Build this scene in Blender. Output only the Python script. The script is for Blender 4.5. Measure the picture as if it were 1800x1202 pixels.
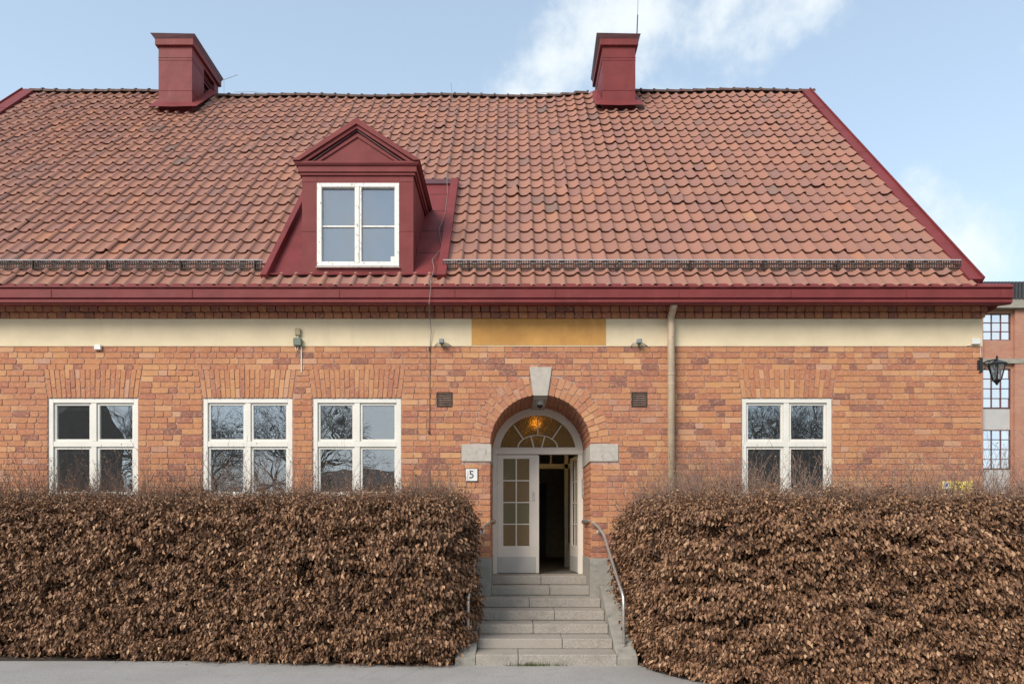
import bpy, bmesh, math, random
import numpy as np
from mathutils import Vector, noise

for o in list(bpy.data.objects): bpy.data.objects.remove(o)
random.seed(7); rng = np.random.default_rng(7)
scene = bpy.context.scene
C = scene.collection
R = math.radians

# ------------------------------------------------------------------ camera
EYE = 1.85                       # camera height over the road, metres
cam_d = bpy.data.cameras.new('camera'); cam = bpy.data.objects.new('camera', cam_d)
C.objects.link(cam); scene.camera = cam
cam.location = (0, 0, EYE); cam.rotation_euler = (R(90), 0, 0)
cam_d.sensor_width = 36; cam_d.lens = 24; cam_d.shift_y = 0.18
cam_d.clip_start = 0.1; cam_d.clip_end = 1500

# ------------------------------------------------------------------ light
SUN_EL, SUN_AZ = 36, -38         # azimuth measured from straight behind the camera, negative = from the left
scene.view_settings.view_transform = 'Standard'; scene.view_settings.look = 'None'
scene.view_settings.gamma = 1; scene.view_settings.use_curve_mapping = False
scene.view_settings.exposure = .95
sd = bpy.data.lights.new('sun', 'SUN'); sun = bpy.data.objects.new('sun', sd); C.objects.link(sun)
sd.energy = 2.0; sd.angle = R(32); sd.color = (1, .90, .79)
sv = Vector((math.sin(R(SUN_AZ)) * math.cos(R(SUN_EL)), -math.cos(R(SUN_AZ)) * math.cos(R(SUN_EL)), math.sin(R(SUN_EL))))
sun.rotation_euler = sv.to_track_quat('Z', 'Y').to_euler()

world = bpy.data.worlds.new('World'); scene.world = world; world.use_nodes = True
wt = world.node_tree; wt.nodes.clear()
def N(t, typ, **kw):
    n = t.nodes.new(typ)
    for k, v in kw.items(): setattr(n, k, v)
    return n
def plug(t, sock, val):
    if isinstance(val, bpy.types.NodeSocket): t.links.new(val, sock)
    elif val is not None: sock.default_value = val
def math_(t, op, a, b=None, c=None, clamp=False):
    n = N(t, 'ShaderNodeMath', operation=op); n.use_clamp = clamp
    plug(t, n.inputs[0], a); plug(t, n.inputs[1], b); plug(t, n.inputs[2], c)
    return n.outputs[0]
def vmath(t, op, a, b=None):
    n = N(t, 'ShaderNodeVectorMath', operation=op)
    plug(t, n.inputs[0], a)
    if b is not None: plug(t, n.inputs[1], b)
    return n.outputs['Value'] if op in ('LENGTH', 'DISTANCE', 'DOT_PRODUCT') else n.outputs[0]
def mix(t, fac, a, b, blend='MIX'):
    n = N(t, 'ShaderNodeMix', data_type='RGBA', blend_type=blend)
    plug(t, n.inputs[0], fac); plug(t, n.inputs[6], a); plug(t, n.inputs[7], b)
    return n.outputs[2]
def maprange(t, v, a, b, c=0., d=1., smooth=True):
    n = N(t, 'ShaderNodeMapRange'); n.interpolation_type = 'SMOOTHSTEP' if smooth else 'LINEAR'
    plug(t, n.inputs[0], v); n.inputs[1].default_value = a; n.inputs[2].default_value = b
    n.inputs[3].default_value = c; n.inputs[4].default_value = d
    return n.outputs[0]

sky = N(wt, 'ShaderNodeTexSky'); sky.sky_type = 'NISHITA'; sky.sun_disc = False
sky.sun_elevation = R(SUN_EL); sky.sun_rotation = R(180 - SUN_AZ)
sky.air_density = 1.0; sky.dust_density = .5; sky.ozone_density = 1.2
tc = N(wt, 'ShaderNodeTexCoord'); d_ = tc.outputs['Generated']
sep = N(wt, 'ShaderNodeSeparateXYZ'); wt.links.new(d_, sep.inputs[0])
zz = math_(wt, 'ADD', math_(wt, 'MAXIMUM', sep.outputs[2], 0.0), 0.22)
comb = N(wt, 'ShaderNodeCombineXYZ')
wt.links.new(math_(wt, 'DIVIDE', sep.outputs[0], zz), comb.inputs[0])
wt.links.new(math_(wt, 'DIVIDE', sep.outputs[1], zz), comb.inputs[1])
nz = N(wt, 'ShaderNodeTexNoise'); nz.inputs['Scale'].default_value = 1.3; nz.inputs['Detail'].default_value = 8
nz.inputs['Roughness'].default_value = .58; nz.inputs['Distortion'].default_value = .35
wt.links.new(comb.outputs[0], nz.inputs['Vector'])
fine = N(wt, 'ShaderNodeTexNoise'); fine.inputs['Scale'].default_value = 9; fine.inputs['Detail'].default_value = 9
fine.inputs['Roughness'].default_value = .6; wt.links.new(d_, fine.inputs['Vector'])
def bump_at(px, py, rad, amt):
    v = Vector(((px - 900) / 1200, 1, (925 - py) / 1200)).normalized()
    dist = vmath(wt, 'DISTANCE', d_, tuple(v))
    return maprange(wt, dist, rad, rad * .15, 0, amt)
val = math_(wt, 'MULTIPLY', nz.outputs[0], .42)
val = math_(wt, 'ADD', val, math_(wt, 'MULTIPLY', fine.outputs[0], 1.15))
val = math_(wt, 'SUBTRACT', val, .315)
for px, py, rad, amt in ((1080, -10, .10, .12), (1200, 0, .12, .155), (1320, 0, .10, .13), (1395, 15, .07, .08), (1010, 70, .08, .095),
                         (965, 105, .09, .10), (930, 150, .11, .10), (1000, 145, .07, .08), (1720, 420, .16, .14), (1600, 390, .12, .09), (1480, -10, .06, .08),
                         (250, 60, .5, -.2), (1500, 200, .2, -.14), (700, 60, .22, -.12)):
    val = math_(wt, 'ADD', val, bump_at(px, py, rad, amt))
val = math_(wt, 'ADD', val, maprange(wt, sep.outputs[1], .05, -.5, 0, .24))   # thicker cloud behind the camera, as the panes show
mask = maprange(wt, val, .46, .86)
veil = maprange(wt, sep.outputs[2], -.02, .75, .66, .34)
fac = math_(wt, 'MAXIMUM', math_(wt, 'MULTIPLY', mask, .92), veil)
veiled = mix(wt, veil, sky.outputs[0], (5.6, 7.0, 8.25, 1))
skyc = mix(wt, math_(wt, 'MULTIPLY', mask, .92), veiled, (5.75, 6.15, 6.3, 1))
bg = N(wt, 'ShaderNodeBackground'); wt.links.new(skyc, bg.inputs[0]); bg.inputs[1].default_value = .088
wo = N(wt, 'ShaderNodeOutputWorld'); wt.links.new(bg.outputs[0], wo.inputs[0])

# ------------------------------------------------------------------ materials
def new_mat(name):
    m = bpy.data.materials.new(name); m.use_nodes = True; t = m.node_tree; t.nodes.clear()
    b = N(t, 'ShaderNodeBsdfPrincipled'); o = N(t, 'ShaderNodeOutputMaterial'); t.links.new(b.outputs[0], o.inputs[0])
    return m, t, b
def ramp(t, fac, stops, interp='LINEAR'):
    n = N(t, 'ShaderNodeValToRGB'); n.color_ramp.interpolation = interp
    e = n.color_ramp.elements
    while len(e) < len(stops): e.new(.5)
    for i, (p, c) in enumerate(stops): e[i].position = p; e[i].color = (*c, 1)
    t.links.new(fac, n.inputs[0]); return n.outputs[0]
def wpos(t): return N(t, 'ShaderNodeNewGeometry').outputs['Position']
def noise_(t, scale, detail=4, rough=.55, vec=None, dist=0):
    n = N(t, 'ShaderNodeTexNoise'); n.inputs['Scale'].default_value = scale; n.inputs['Detail'].default_value = detail
    n.inputs['Roughness'].default_value = rough; n.inputs['Distortion'].default_value = dist
    t.links.new(vec if vec is not None else wpos(t), n.inputs['Vector']); return n.outputs[0]
def scaled(t, s):
    n = N(t, 'ShaderNodeMapping'); n.inputs['Scale'].default_value = s; t.links.new(wpos(t), n.inputs[0]); return n.outputs[0]
def bump(t, b, h, dist=.004, strength=.6):
    n = N(t, 'ShaderNodeBump'); n.inputs['Distance'].default_value = dist; n.inputs['Strength'].default_value = strength
    t.links.new(h, n.inputs['Height']); t.links.new(n.outputs[0], b.inputs['Normal'])
def tone_(t):
    a = N(t, 'ShaderNodeAttribute', attribute_name='tone').outputs['Fac']
    s = N(t, 'ShaderNodeAttribute', attribute_name='solo').outputs['Fac']
    r = N(t, 'ShaderNodeObjectInfo').outputs['Random']
    return math_(t, 'FRACT', math_(t, 'ADD', a, math_(t, 'MULTIPLY', s, math_(t, 'MULTIPLY', r, .9999))))
def plain(name, col, rough=.6, metal=0, nscale=6, var=.12, bs=0, dirt=None, spec=.5):
    m, t, b = new_mat(name)
    n = noise_(t, nscale, 5, .6)
    c2 = tuple(max(0, c * (1 - var * 2)) for c in col); c1 = tuple(c * (1 + var) for c in col)
    c = ramp(t, n, [(.25, c2), (.7, c1)])
    if dirt:
        n2 = noise_(t, dirt[0], 6, .65, vec=scaled(t, dirt[3]) if len(dirt) > 3 else None)
        c = mix(t, maprange(t, n2, dirt[1], dirt[1] + .14), c, (*dirt[2], 1))
    t.links.new(c, b.inputs['Base Color']); b.inputs['Roughness'].default_value = rough; b.inputs['Metallic'].default_value = metal
    b.inputs['Specular IOR Level'].default_value = spec
    if name == 'red_sheet_metal': bump(t, b, noise_(t, 3.2, 2, .4), .03, .55)
    if bs: bump(t, b, noise_(t, 90, 3), bs, .5)
    return m

def brick_mat():
    m, t, b = new_mat('fired_brick'); tn = tone_(t)
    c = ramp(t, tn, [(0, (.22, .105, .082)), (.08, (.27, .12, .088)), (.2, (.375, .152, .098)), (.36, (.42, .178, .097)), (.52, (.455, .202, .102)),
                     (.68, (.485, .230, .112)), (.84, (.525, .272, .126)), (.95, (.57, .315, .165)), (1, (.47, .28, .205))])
    c = mix(t, maprange(t, noise_(t, .7, 5), .42, .64, 0, .50), c, (.37, .155, .10, 1))
    c = mix(t, maprange(t, noise_(t, 1.9, 6, .65, scaled(t, (1, 1, .5))), .56, .74, 0, .30), c, (.48, .33, .26, 1))   # lime bloom          # whole areas fired darker
    c = mix(t, maprange(t, noise_(t, 22, 5, .65), .46, .70, 0, .55), c, (.60, .34, .21, 1))
    c = mix(t, maprange(t, noise_(t, 38, 4, .7), .56, .72, 0, .55), c, (.25, .10, .075, 1))
    c = mix(t, maprange(t, noise_(t, 4, 6, .7, scaled(t, (1.6, 1.6, .22))), .54, .72, 0, .38), c, (.24, .12, .095, 1))   # rain streaks
    t.links.new(c, b.inputs['Base Color']); b.inputs['Roughness'].default_value = .88; b.inputs['Specular IOR Level'].default_value = .25
    bump(t, b, noise_(t, 75, 6, .7), .006, .7); return m
def far_brick_mat():
    m, t, b = new_mat('far_brick')
    tx = N(t, 'ShaderNodeTexBrick'); tx.inputs['Scale'].default_value = 1
    tx.inputs['Brick Width'].default_value = .29; tx.inputs['Row Height'].default_value = .095; tx.inputs['Mortar Size'].default_value = .007
    tx.inputs['Color1'].default_value = (.38, .185, .13, 1); tx.inputs['Color2'].default_value = (.44, .23, .15, 1); tx.inputs['Mortar'].default_value = (.33, .22, .18, 1)
    p = wpos(t); s = N(t, 'ShaderNodeSeparateXYZ'); t.links.new(p, s.inputs[0]); cb = N(t, 'ShaderNodeCombineXYZ')
    t.links.new(math_(t, 'ADD', s.outputs[0], s.outputs[1]), cb.inputs[0]); t.links.new(s.outputs[2], cb.inputs[1])
    t.links.new(cb.outputs[0], tx.inputs['Vector'])
    c = mix(t, maprange(t, noise_(t, .8, 5), .4, .7, 0, .4), tx.outputs[0], (.36, .14, .09, 1))
    t.links.new(c, b.inputs['Base Color']); b.inputs['Roughness'].default_value = .9; return m
def tile_mat():
    m, t, b = new_mat('clay_tile'); tn = tone_(t)
    c = ramp(t, tn, [(0, (.19, .13, .105)), (.012, (.22, .125, .10)), (.06, (.27, .135, .107)), (.4, (.295, .140, .100)), (.7, (.315, .150, .102)),
                     (.95, (.335, .160, .114)), (.99, (.36, .16, .10)), (1, (.38, .20, .12))])
    c = mix(t, maprange(t, noise_(t, .55, 5), .40, .66, 0, .35), c, (.27, .145, .112, 1))
    c = mix(t, maprange(t, noise_(t, 17, 5, .65), .50, .72, 0, .45), c, (.30, .19, .16, 1))       # lichen
    c = mix(t, maprange(t, noise_(t, 30, 5, .7), .60, .74, 0, .6), c, (.13, .085, .07, 1))       # soot specks
    t.links.new(c, b.inputs['Base Color']); b.inputs['Roughness'].default_value = .72; b.inputs['Specular IOR Level'].default_value = .3
    bump(t, b, noise_(t, 60, 4, .6), .004, .5); return m
def asphalt_mat():
    m, t, b = new_mat('asphalt')
    c = ramp(t, noise_(t, .9, 6, .6), [(.3, (.35, .34, .328)), (.7, (.43, .418, .405))])
    c = mix(t, maprange(t, noise_(t, 5, 7, .7), .50, .70, 0, .45), c, (.27, .262, .25, 1))
    vo = N(t, 'ShaderNodeTexVoronoi'); vo.feature = 'DISTANCE_TO_EDGE'; vo.inputs['Scale'].default_value = .8; t.links.new(vmath(t, 'ADD', wpos(t), N(t, 'ShaderNodeTexNoise').outputs[1]), vo.inputs['Vector'])
    c = mix(t, maprange(t, vo.outputs['Distance'], .001, .004, .22, 0), c, (.16, .155, .15, 1))
    c = mix(t, maprange(t, noise_(t, 26, 4, .75), .48, .66, 0, .5), c, (.25, .243, .235, 1))
    g = noise_(t, 85, 3, .7)
    c = mix(t, maprange(t, g, .35, .55, .8, 0), c, (.12, .118, .115, 1))
    c = mix(t, maprange(t, g, .62, .72, 0, .6), c, (.55, .54, .52, 1))
    t.links.new(c, b.inputs['Base Color']); b.inputs['Roughness'].default_value = .85
    bump(t, b, g, .006, .6); return m
def granite_mat(name, a, b_, scale=120):
    m, t, b = new_mat(name)
    c = ramp(t, noise_(t, scale, 3, .75), [(.32, tuple(x * .42 for x in a)), (.45, a), (.58, b_), (.72, tuple(min(1, x * 1.25) for x in b_))])
    c = mix(t, maprange(t, noise_(t, 3.5, 6, .65), .5, .75, 0, .5), c, tuple(x * .62 for x in a) + (1,))
    c = mix(t, maprange(t, noise_(t, 9, 6, .7, scaled(t, (1, 1, .3))), .56, .74, 0, .35), c, (.18, .165, .12, 1))
    t.links.new(c, b.inputs['Base Color']); b.inputs['Roughness'].default_value = .8
    bump(t, b, noise_(t, 70, 5, .7), .006, .7); return m
def leaf_mat():
    m, t, b = new_mat('dry_leaf'); tn = tone_(t)
    c = ramp(t, tn, [(0, (.062, .033, .021)), (.25, (.16, .083, .048)), (.55, (.265, .142, .078)), (.8, (.37, .215, .122)), (1, (.50, .325, .20))])
    c = mix(t, maprange(t, noise_(t, 55, 3), .45, .7, 0, .3), c, (.10, .045, .025, 1))
    t.links.new(c, b.inputs['Base Color']); b.inputs['Roughness'].default_value = .6
    b.inputs['Specular IOR Level'].default_value = .25
    return m
def paint_worn(name, col, under, rough=.5, thr=.6):
    m, t, b = new_mat(name)
    n = noise_(t, 26, 7, .7, scaled(t, (1, 1, .45)))
    c = ramp(t, noise_(t, 2.5, 4), [(.3, tuple(x * .9 for x in col)), (.7, col)])
    c = mix(t, maprange(t, n, thr, thr + .05), c, (*under, 1))
    t.links.new(c, b.inputs['Base Color']); b.inputs['Roughness'].default_value = rough
    bump(t, b, n, .003, .5); return m
def glass_mat(name, refl, tint=(.85, .9, .9), rough=0.0, wob=0.0):
    m, t, b = new_mat(name); t.nodes.remove(b)
    o = [n for n in t.nodes if n.type == 'OUTPUT_MATERIAL'][0]
    g = N(t, 'ShaderNodeBsdfGlossy'); g.inputs['Roughness'].default_value = rough; g.inputs['Color'].default_value = (.93, .96, 1, 1)
    tr = N(t, 'ShaderNodeBsdfTransparent'); tr.inputs[0].default_value = (*tint, 1)
    if wob:
        bn = N(t, 'ShaderNodeBump'); bn.inputs['Distance'].default_value = wob; bn.inputs['Strength'].default_value = .5
        t.links.new(noise_(t, 2.2, 1), bn.inputs['Height']); t.links.new(bn.outputs[0], g.inputs['Normal'])
    lw = N(t, 'ShaderNodeFresnel'); lw.inputs[0].default_value = 1.5
    f = math_(t, 'ADD', lw.outputs[0], refl, clamp=True)
    mx = N(t, 'ShaderNodeMixShader'); t.links.new(f, mx.inputs[0]); t.links.new(tr.outputs[0], mx.inputs[1]); t.links.new(g.outputs[0], mx.inputs[2])
    df = N(t, 'ShaderNodeBsdfDiffuse'); df.inputs[0].default_value = (.6, .62, .62, 1); md = N(t, 'ShaderNodeMixShader'); md.inputs[0].default_value = .035
    t.links.new(mx.outputs[0], md.inputs[1]); t.links.new(df.outputs[0], md.inputs[2]); t.links.new(md.outputs[0], o.inputs[0]); return m
def cathedral_mat(name, tint, scale=55):
    m, t, b = new_mat(name); t.nodes.remove(b)
    o = [n for n in t.nodes if n.type == 'OUTPUT_MATERIAL'][0]
    v = N(t, 'ShaderNodeTexVoronoi'); v.inputs['Scale'].default_value = scale; t.links.new(wpos(t), v.inputs['Vector'])
    bn = N(t, 'ShaderNodeBump'); bn.inputs['Distance'].default_value = .02; bn.inputs['Strength'].default_value = 1.0
    t.links.new(v.outputs['Distance'], bn.inputs['Height'])
    r = N(t, 'ShaderNodeBsdfRefraction'); r.inputs['Color'].default_value = (*tint, 1); r.inputs['Roughness'].default_value = .02; r.inputs['IOR'].default_value = 1.3
    g = N(t, 'ShaderNodeBsdfGlossy'); g.inputs['Roughness'].default_value = .12
    d = N(t, 'ShaderNodeBsdfDiffuse'); d.inputs[0].default_value = (*(x * .95 for x in tint), 1)
    for s in (r, g): t.links.new(bn.outputs[0], s.inputs['Normal'])
    m1 = N(t, 'ShaderNodeMixShader'); m1.inputs[0].default_value = .42; t.links.new(r.outputs[0], m1.inputs[1]); t.links.new(d.outputs[0], m1.inputs[2])
    m2 = N(t, 'ShaderNodeMixShader'); m2.inputs[0].default_value = .05; t.links.new(m1.outputs[0], m2.inputs[1]); t.links.new(g.outputs[0], m2.inputs[2])
    t.links.new(m2.outputs[0], o.inputs[0]); return m
def emit_mat(name, col, s):
    m, t, b = new_mat(name); b.inputs['Base Color'].default_value = (*col, 1)
    b.inputs['Emission Color'].default_value = (*col, 1); b.inputs['Emission Strength'].default_value = s; return m

M = dict(
    brick=brick_mat(), far_brick=far_brick_mat(), tile=tile_mat(), asphalt=asphalt_mat(), old_tile=plain('sooty_clay', (.11, .062, .05), .85, nscale=12, var=.35), leaf=leaf_mat(),
    mortar=plain('lime_mortar', (.41, .27, .215), .95, nscale=9, var=.25, bs=.006, dirt=(14, .52, (.20, .13, .10))),
    red=plain('red_sheet_metal', (.175, .031, .031), .6, nscale=2.5, var=.10, dirt=(7, .60, (.20, .045, .042), (1, 1, .35)), spec=.28),
    cream=plain('cream_render', (.74, .62, .42), .9, nscale=2, var=.06, bs=.003, dirt=(2.6, .55, (.69, .58, .39), (2.2, 1, .35))),
    ochre=plain('ochre_render', (.55, .29, .085), .9, nscale=2.5, var=.12, bs=.003, dirt=(3, .52, (.49, .25, .075), (1.6, 1, .5))),
    concrete=plain('grey_plinth_render', (.30, .285, .25), .92, nscale=7, var=.12, bs=.006, dirt=(6, .55, (.17, .175, .15))),
    impost=plain('smooth_grey_stone', (.44, .405, .355), .85, nscale=14, var=.08, bs=.004, dirt=(8, .60, (.28, .27, .24))),
    granite=granite_mat('grey_granite', (.285, .258, .222), (.41, .375, .33)),
    white=paint_worn('white_window_paint', (.74, .72, .66), (.45, .42, .36), .45, .66),
    flaking=paint_worn('flaking_white_paint', (.78, .77, .72), (.30, .27, .22), .5, .57),
    door=paint_worn('white_door_paint', (.76, .71, .63), (.55, .52, .46), .4, .70),
    kick=plain('grey_kick_panel', (.48, .47, .44), .4, nscale=5, var=.05),
    glass=glass_mat('window_glass', .26, (.6, .64, .64), wob=.004), dormer_glass=glass_mat('dormer_glass', .20, (.75, .78, .8)),
    far_glass=glass_mat('factory_glass', .80, (.5, .5, .5)), lantern_glass=glass_mat('lantern_glass', .10, (.8, .8, .78)),
    amber=cathedral_mat('amber_textured_glass', (.50, .37, .20)), olive=cathedral_mat('olive_textured_glass', (.40, .385, .22)),
    fan=cathedral_mat('brown_textured_glass', (.50, .34, .12), 45),
    zinc=plain('galvanised_steel', (.55, .56, .58), .4, .45, nscale=20, var=.15),
    steel=plain('brushed_steel', (.62, .60, .57), .35, .75, nscale=15, var=.12),
    rust=plain('rusty_steel', (.055, .038, .03), .7, .3, nscale=25, var=.25),
    pipe=plain('beige_downpipe_paint', (.43, .335, .235), .5, nscale=6, var=.10, dirt=(9, .60, (.25, .18, .13))),
    black=plain('black_iron', (.018, .018, .02), .45, .2), dark=plain('dark_void', (.03, .027, .025), .9),
    grey_plastic=plain('grey_plastic', (.22, .25, .27), .5), green_box=plain('grey_green_box', (.13, .16, .12), .5),
    tan_box=plain('tan_sensor_plastic', (.33, .29, .16), .5), white_plastic=plain('white_plastic', (.70, .70, .68), .45, var=.03),
    ink=plain('sign_ink', (.03, .035, .045), .5), yellow=plain('yellow_sign', (.80, .62, .14), .5, var=.04),
    blue=plain('blue_print', (.03, .08, .35), .5), wire=plain('weathered_wire', (.20, .19, .17), .6), cable=plain('dark_cable', (.05, .042, .035), .7),
    room=plain('room_paint', (.5, .46, .40), .9), hall=plain('hall_paint', (.50, .44, .34), .8), hall_floor=plain('hall_floor', (.16, .15, .13), .6),
    hall_door=plain('dark_wood', (.035, .025, .018), .5), soil=plain('soil', (.055, .040, .030), .95, nscale=30, var=.4, bs=.01),
    ground=plain('winter_grass', (.10, .10, .05), .95, nscale=2, var=.3, bs=.01), grass=plain('grass_blade', (.10, .12, .04), .7, nscale=40, var=.4),
    twig=plain('twig_bark', (.19, .125, .095), .8, nscale=30, var=.3), bark=plain('tree_bark', (.06, .05, .043), .9, nscale=8, var=.3),
    core=plain('painted_hedge_shade', (.035, .024, .017), .95, nscale=30, var=.4),  # near-black brown, the shade deep in the hedge put into the colour
    corrugated=plain('black_corrugated_sheet', (.045, .046, .05), .5), stone_band=plain('stone_band', (.30, .28, .24), .9),
    panel=plain('pale_grey_panel', (.46, .455, .45), .7, nscale=1.5, var=.06), maroon=plain('maroon_bar', (.10, .035, .04), .5),
    dim_plaster=plain('brown_plaster', (.085, .062, .05), .9), dim_roof=plain('dark_roof', (.05, .03, .028), .8),
    bulb=emit_mat('lamp_light', (1, .68, .24), 7),
)

# ------------------------------------------------------------------ mesh building
WL = {}
def wl(o): return WL.get(o.name, Vector((0, 0, 0))) if o else Vector((0, 0, 0))
def place(o, loc, parent):
    C.objects.link(o); o.parent = parent; o.location = Vector(loc) - wl(parent); WL[o.name] = Vector(loc)
def empty(name, loc, label=None, cat=None, group=None, kind=None, parent=None):
    o = bpy.data.objects.new(name, None); o.empty_display_size = .2
    place(o, loc, parent); tag(o, label, cat, group, kind); return o
def tag(o, label=None, cat=None, group=None, kind=None):
    if label: o['label'] = label
    if cat: o['category'] = cat
    if group: o['group'] = group
    if kind: o['kind'] = kind
    return o
class MB:
    def __init__(s): s.v = []; s.f = []; s.t = []
    def add(s, vs, fs, tone=.5):
        n = len(s.v); s.v += [tuple(p) for p in vs]; s.f += [tuple(i + n for i in f) for f in fs]; s.t += [tone] * len(vs)
        return s
    def box(s, x0, x1, y0, y1, z0, z1, tone=.5):
        vs = [(x, y, z) for x in (x0, x1) for y in (y0, y1) for z in (z0, z1)]
        return s.add(vs, [(0, 1, 3, 2), (4, 6, 7, 5), (0, 4, 5, 1), (2, 3, 7, 6), (0, 2, 6, 4), (1, 5, 7, 3)], tone)
    def hexa(s, lo, hi):                       # two quads of four points, same winding
        return s.add(list(lo) + list(hi), [(3, 2, 1, 0), (4, 5, 6, 7), (0, 1, 5, 4), (1, 2, 6, 5), (2, 3, 7, 6), (3, 0, 4, 7)])
    def prism(s, poly, y0, y1):                # polygon in XZ extruded along Y
        n = len(poly); vs = [(x, y0, z) for x, z in poly] + [(x, y1, z) for x, z in poly]
        return s.add(vs, [tuple(range(n)), tuple(range(2 * n - 1, n - 1, -1))] + [(i, i + n, (i + 1) % n + n, (i + 1) % n) for i in range(n)])
    def prism_x(s, poly, x0, x1):              # polygon in YZ extruded along X
        n = len(poly); vs = [(x0, y, z) for y, z in poly] + [(x1, y, z) for y, z in poly]
        return s.add(vs, [tuple(range(n)), tuple(range(2 * n - 1, n - 1, -1))] + [(i, i + n, (i + 1) % n + n, (i + 1) % n) for i in range(n)])
    def tube(s, pts, rad, n=6, tone=.5, cap=True):
        pts = [Vector(p) for p in pts]
        if not hasattr(rad, '__len__'): rad = [rad] * len(pts)
        base = len(s.v); up = None
        for i, p in enumerate(pts):
            d = (pts[min(i + 1, len(pts) - 1)] - pts[max(i - 1, 0)]).normalized()
            if up is None: up = d.orthogonal().normalized()
            a = (up - d * up.dot(d)).normalized(); b = d.cross(a); up = a
            for k in range(n):
                w = 2 * math.pi * k / n; s.v.append(tuple(p + (a * math.cos(w) + b * math.sin(w)) * rad[i]))
        s.t += [tone] * (n * len(pts))
        for i in range(len(pts) - 1):
            for k in range(n):
                a0 = base + i * n + k; a1 = base + i * n + (k + 1) % n
                s.f.append((a0, a1, a1 + n, a0 + n))
        if cap and n > 2:
            s.f.append(tuple(base + k for k in range(n - 1, -1, -1))); e = base + (len(pts) - 1) * n; s.f.append(tuple(e + k for k in range(n)))
        return s
    def build(s, name, mat, parent=None, bevel=0, smooth=False, solo=0, origin=None, seg=1):
        me = bpy.data.meshes.new(name)
        V = np.array(s.v, dtype=float)
        if origin is None:
            lo, hi = V.min(0), V.max(0); origin = Vector(((lo[0] + hi[0]) / 2, (lo[1] + hi[1]) / 2, lo[2]))
        V = V - np.array(origin)
        me.from_pydata([tuple(p) for p in V], [], s.f)
        a = me.attributes.new('tone', 'FLOAT', 'POINT'); a.data.foreach_set('value', s.t)
        if solo: a = me.attributes.new('solo', 'FLOAT', 'POINT'); a.data.foreach_set('value', [1.0] * len(s.v))
        bm = bmesh.new(); bm.from_mesh(me); bmesh.ops.recalc_face_normals(bm, faces=bm.faces)
        if bevel: bmesh.ops.bevel(bm, geom=list(bm.edges), offset=bevel, segments=seg, affect='EDGES', clamp_overlap=True, profile=.5)
        bm.to_mesh(me); bm.free()
        if smooth: me.polygons.foreach_set('use_smooth', [True] * len(me.polygons))
        if mat: me.materials.append(M[mat] if isinstance(mat, str) else mat)
        o = bpy.data.objects.new(name, me); place(o, origin, parent); return o
def big_mesh(name, V, F, tones, mat, parent=None, smooth=False):   # numpy arrays; F triangles or quads
    me = bpy.data.meshes.new(name); k = F.shape[1]
    me.vertices.add(len(V)); me.vertices.foreach_set('co', V.astype(np.float32).ravel())
    me.loops.add(F.size); me.loops.foreach_set('vertex_index', F.astype(np.int32).ravel())
    me.polygons.add(len(F)); me.polygons.foreach_set('loop_start', np.arange(0, F.size, k, dtype=np.int32))
    me.polygons.foreach_set('loop_total', np.full(len(F), k, dtype=np.int32))
    a = me.attributes.new('tone', 'FLOAT', 'POINT'); a.data.foreach_set('value', tones.astype(np.float32))
    me.update(calc_edges=True); me.validate()
    if smooth: me.polygons.foreach_set('use_smooth', np.ones(len(F), dtype=bool))
    me.materials.append(M[mat]); o = bpy.data.objects.new(name, me); place(o, wl(parent), parent); return o
def at(px, py, D): return Vector(((px - 900) / 1200 * D, D, EYE + (925 - py) / 1200 * D))

# ------------------------------------------------------------------ ground
me = MB().box(-300, 300, -250, 420, -.6, -.03).build('ground', 'ground'); tag(me, kind='structure')
rd = MB().box(-60, 60, -14, 9.4, -.5, 0)
rd = rd.build('road', 'asphalt'); tag(rd, kind='structure')
so = MB().box(-30, 30, 9.404, 11.2, -.4, -.012).build('soil_strip', 'soil'); tag(so, kind='structure')
# beds under the hedges, just above the asphalt
bed = MB().add([(-14, 10.35, .006), (-7.5, 9.93, .006), (-4.8, 9.6, .006), (-1.5, 9.1, .006), (-.76, 9.2, .006), (-.76, 11, .006), (-14, 11, .006)], [(0, 1, 2, 3, 4, 5, 6)])
tag(bed.build('planting_bed', 'soil'), kind='structure')
bed = MB().add([(1.7, 11, .006), (1.7, 9.2, .006), (1.82, 8.7, .006), (2.08, 8.28, .006), (2.6, 7.9, .006), (4, 7.75, .006), (13, 7.6, .006), (13, 11, .006)], [tuple(range(8))])
tag(bed.build('planting_bed', 'soil'), kind='structure')

# ------------------------------------------------------------------ house
WY = 11.1                                   # plane of the front wall
XL, XR = -12.45, 7.64
house = empty('brick_house', (-2.4, 11.1, 0), 'long red brick house with clay tile roof, two chimneys and arched doorway', 'house')
CX, CR, SZ = .465, .815, 3.17               # door arch centre, radius, springing height
FLOOR = 1.0
WT, WB = 3.935, 2.30                        # window opening top and bottom
WINS = [(-7.545, -6.085), (-5.03, -3.575), (-3.24, -1.805), (3.74, 5.205)]
P_TOP, P_BOT = 5.222, 4.776                 # render band
COURSE = .0955

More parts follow.
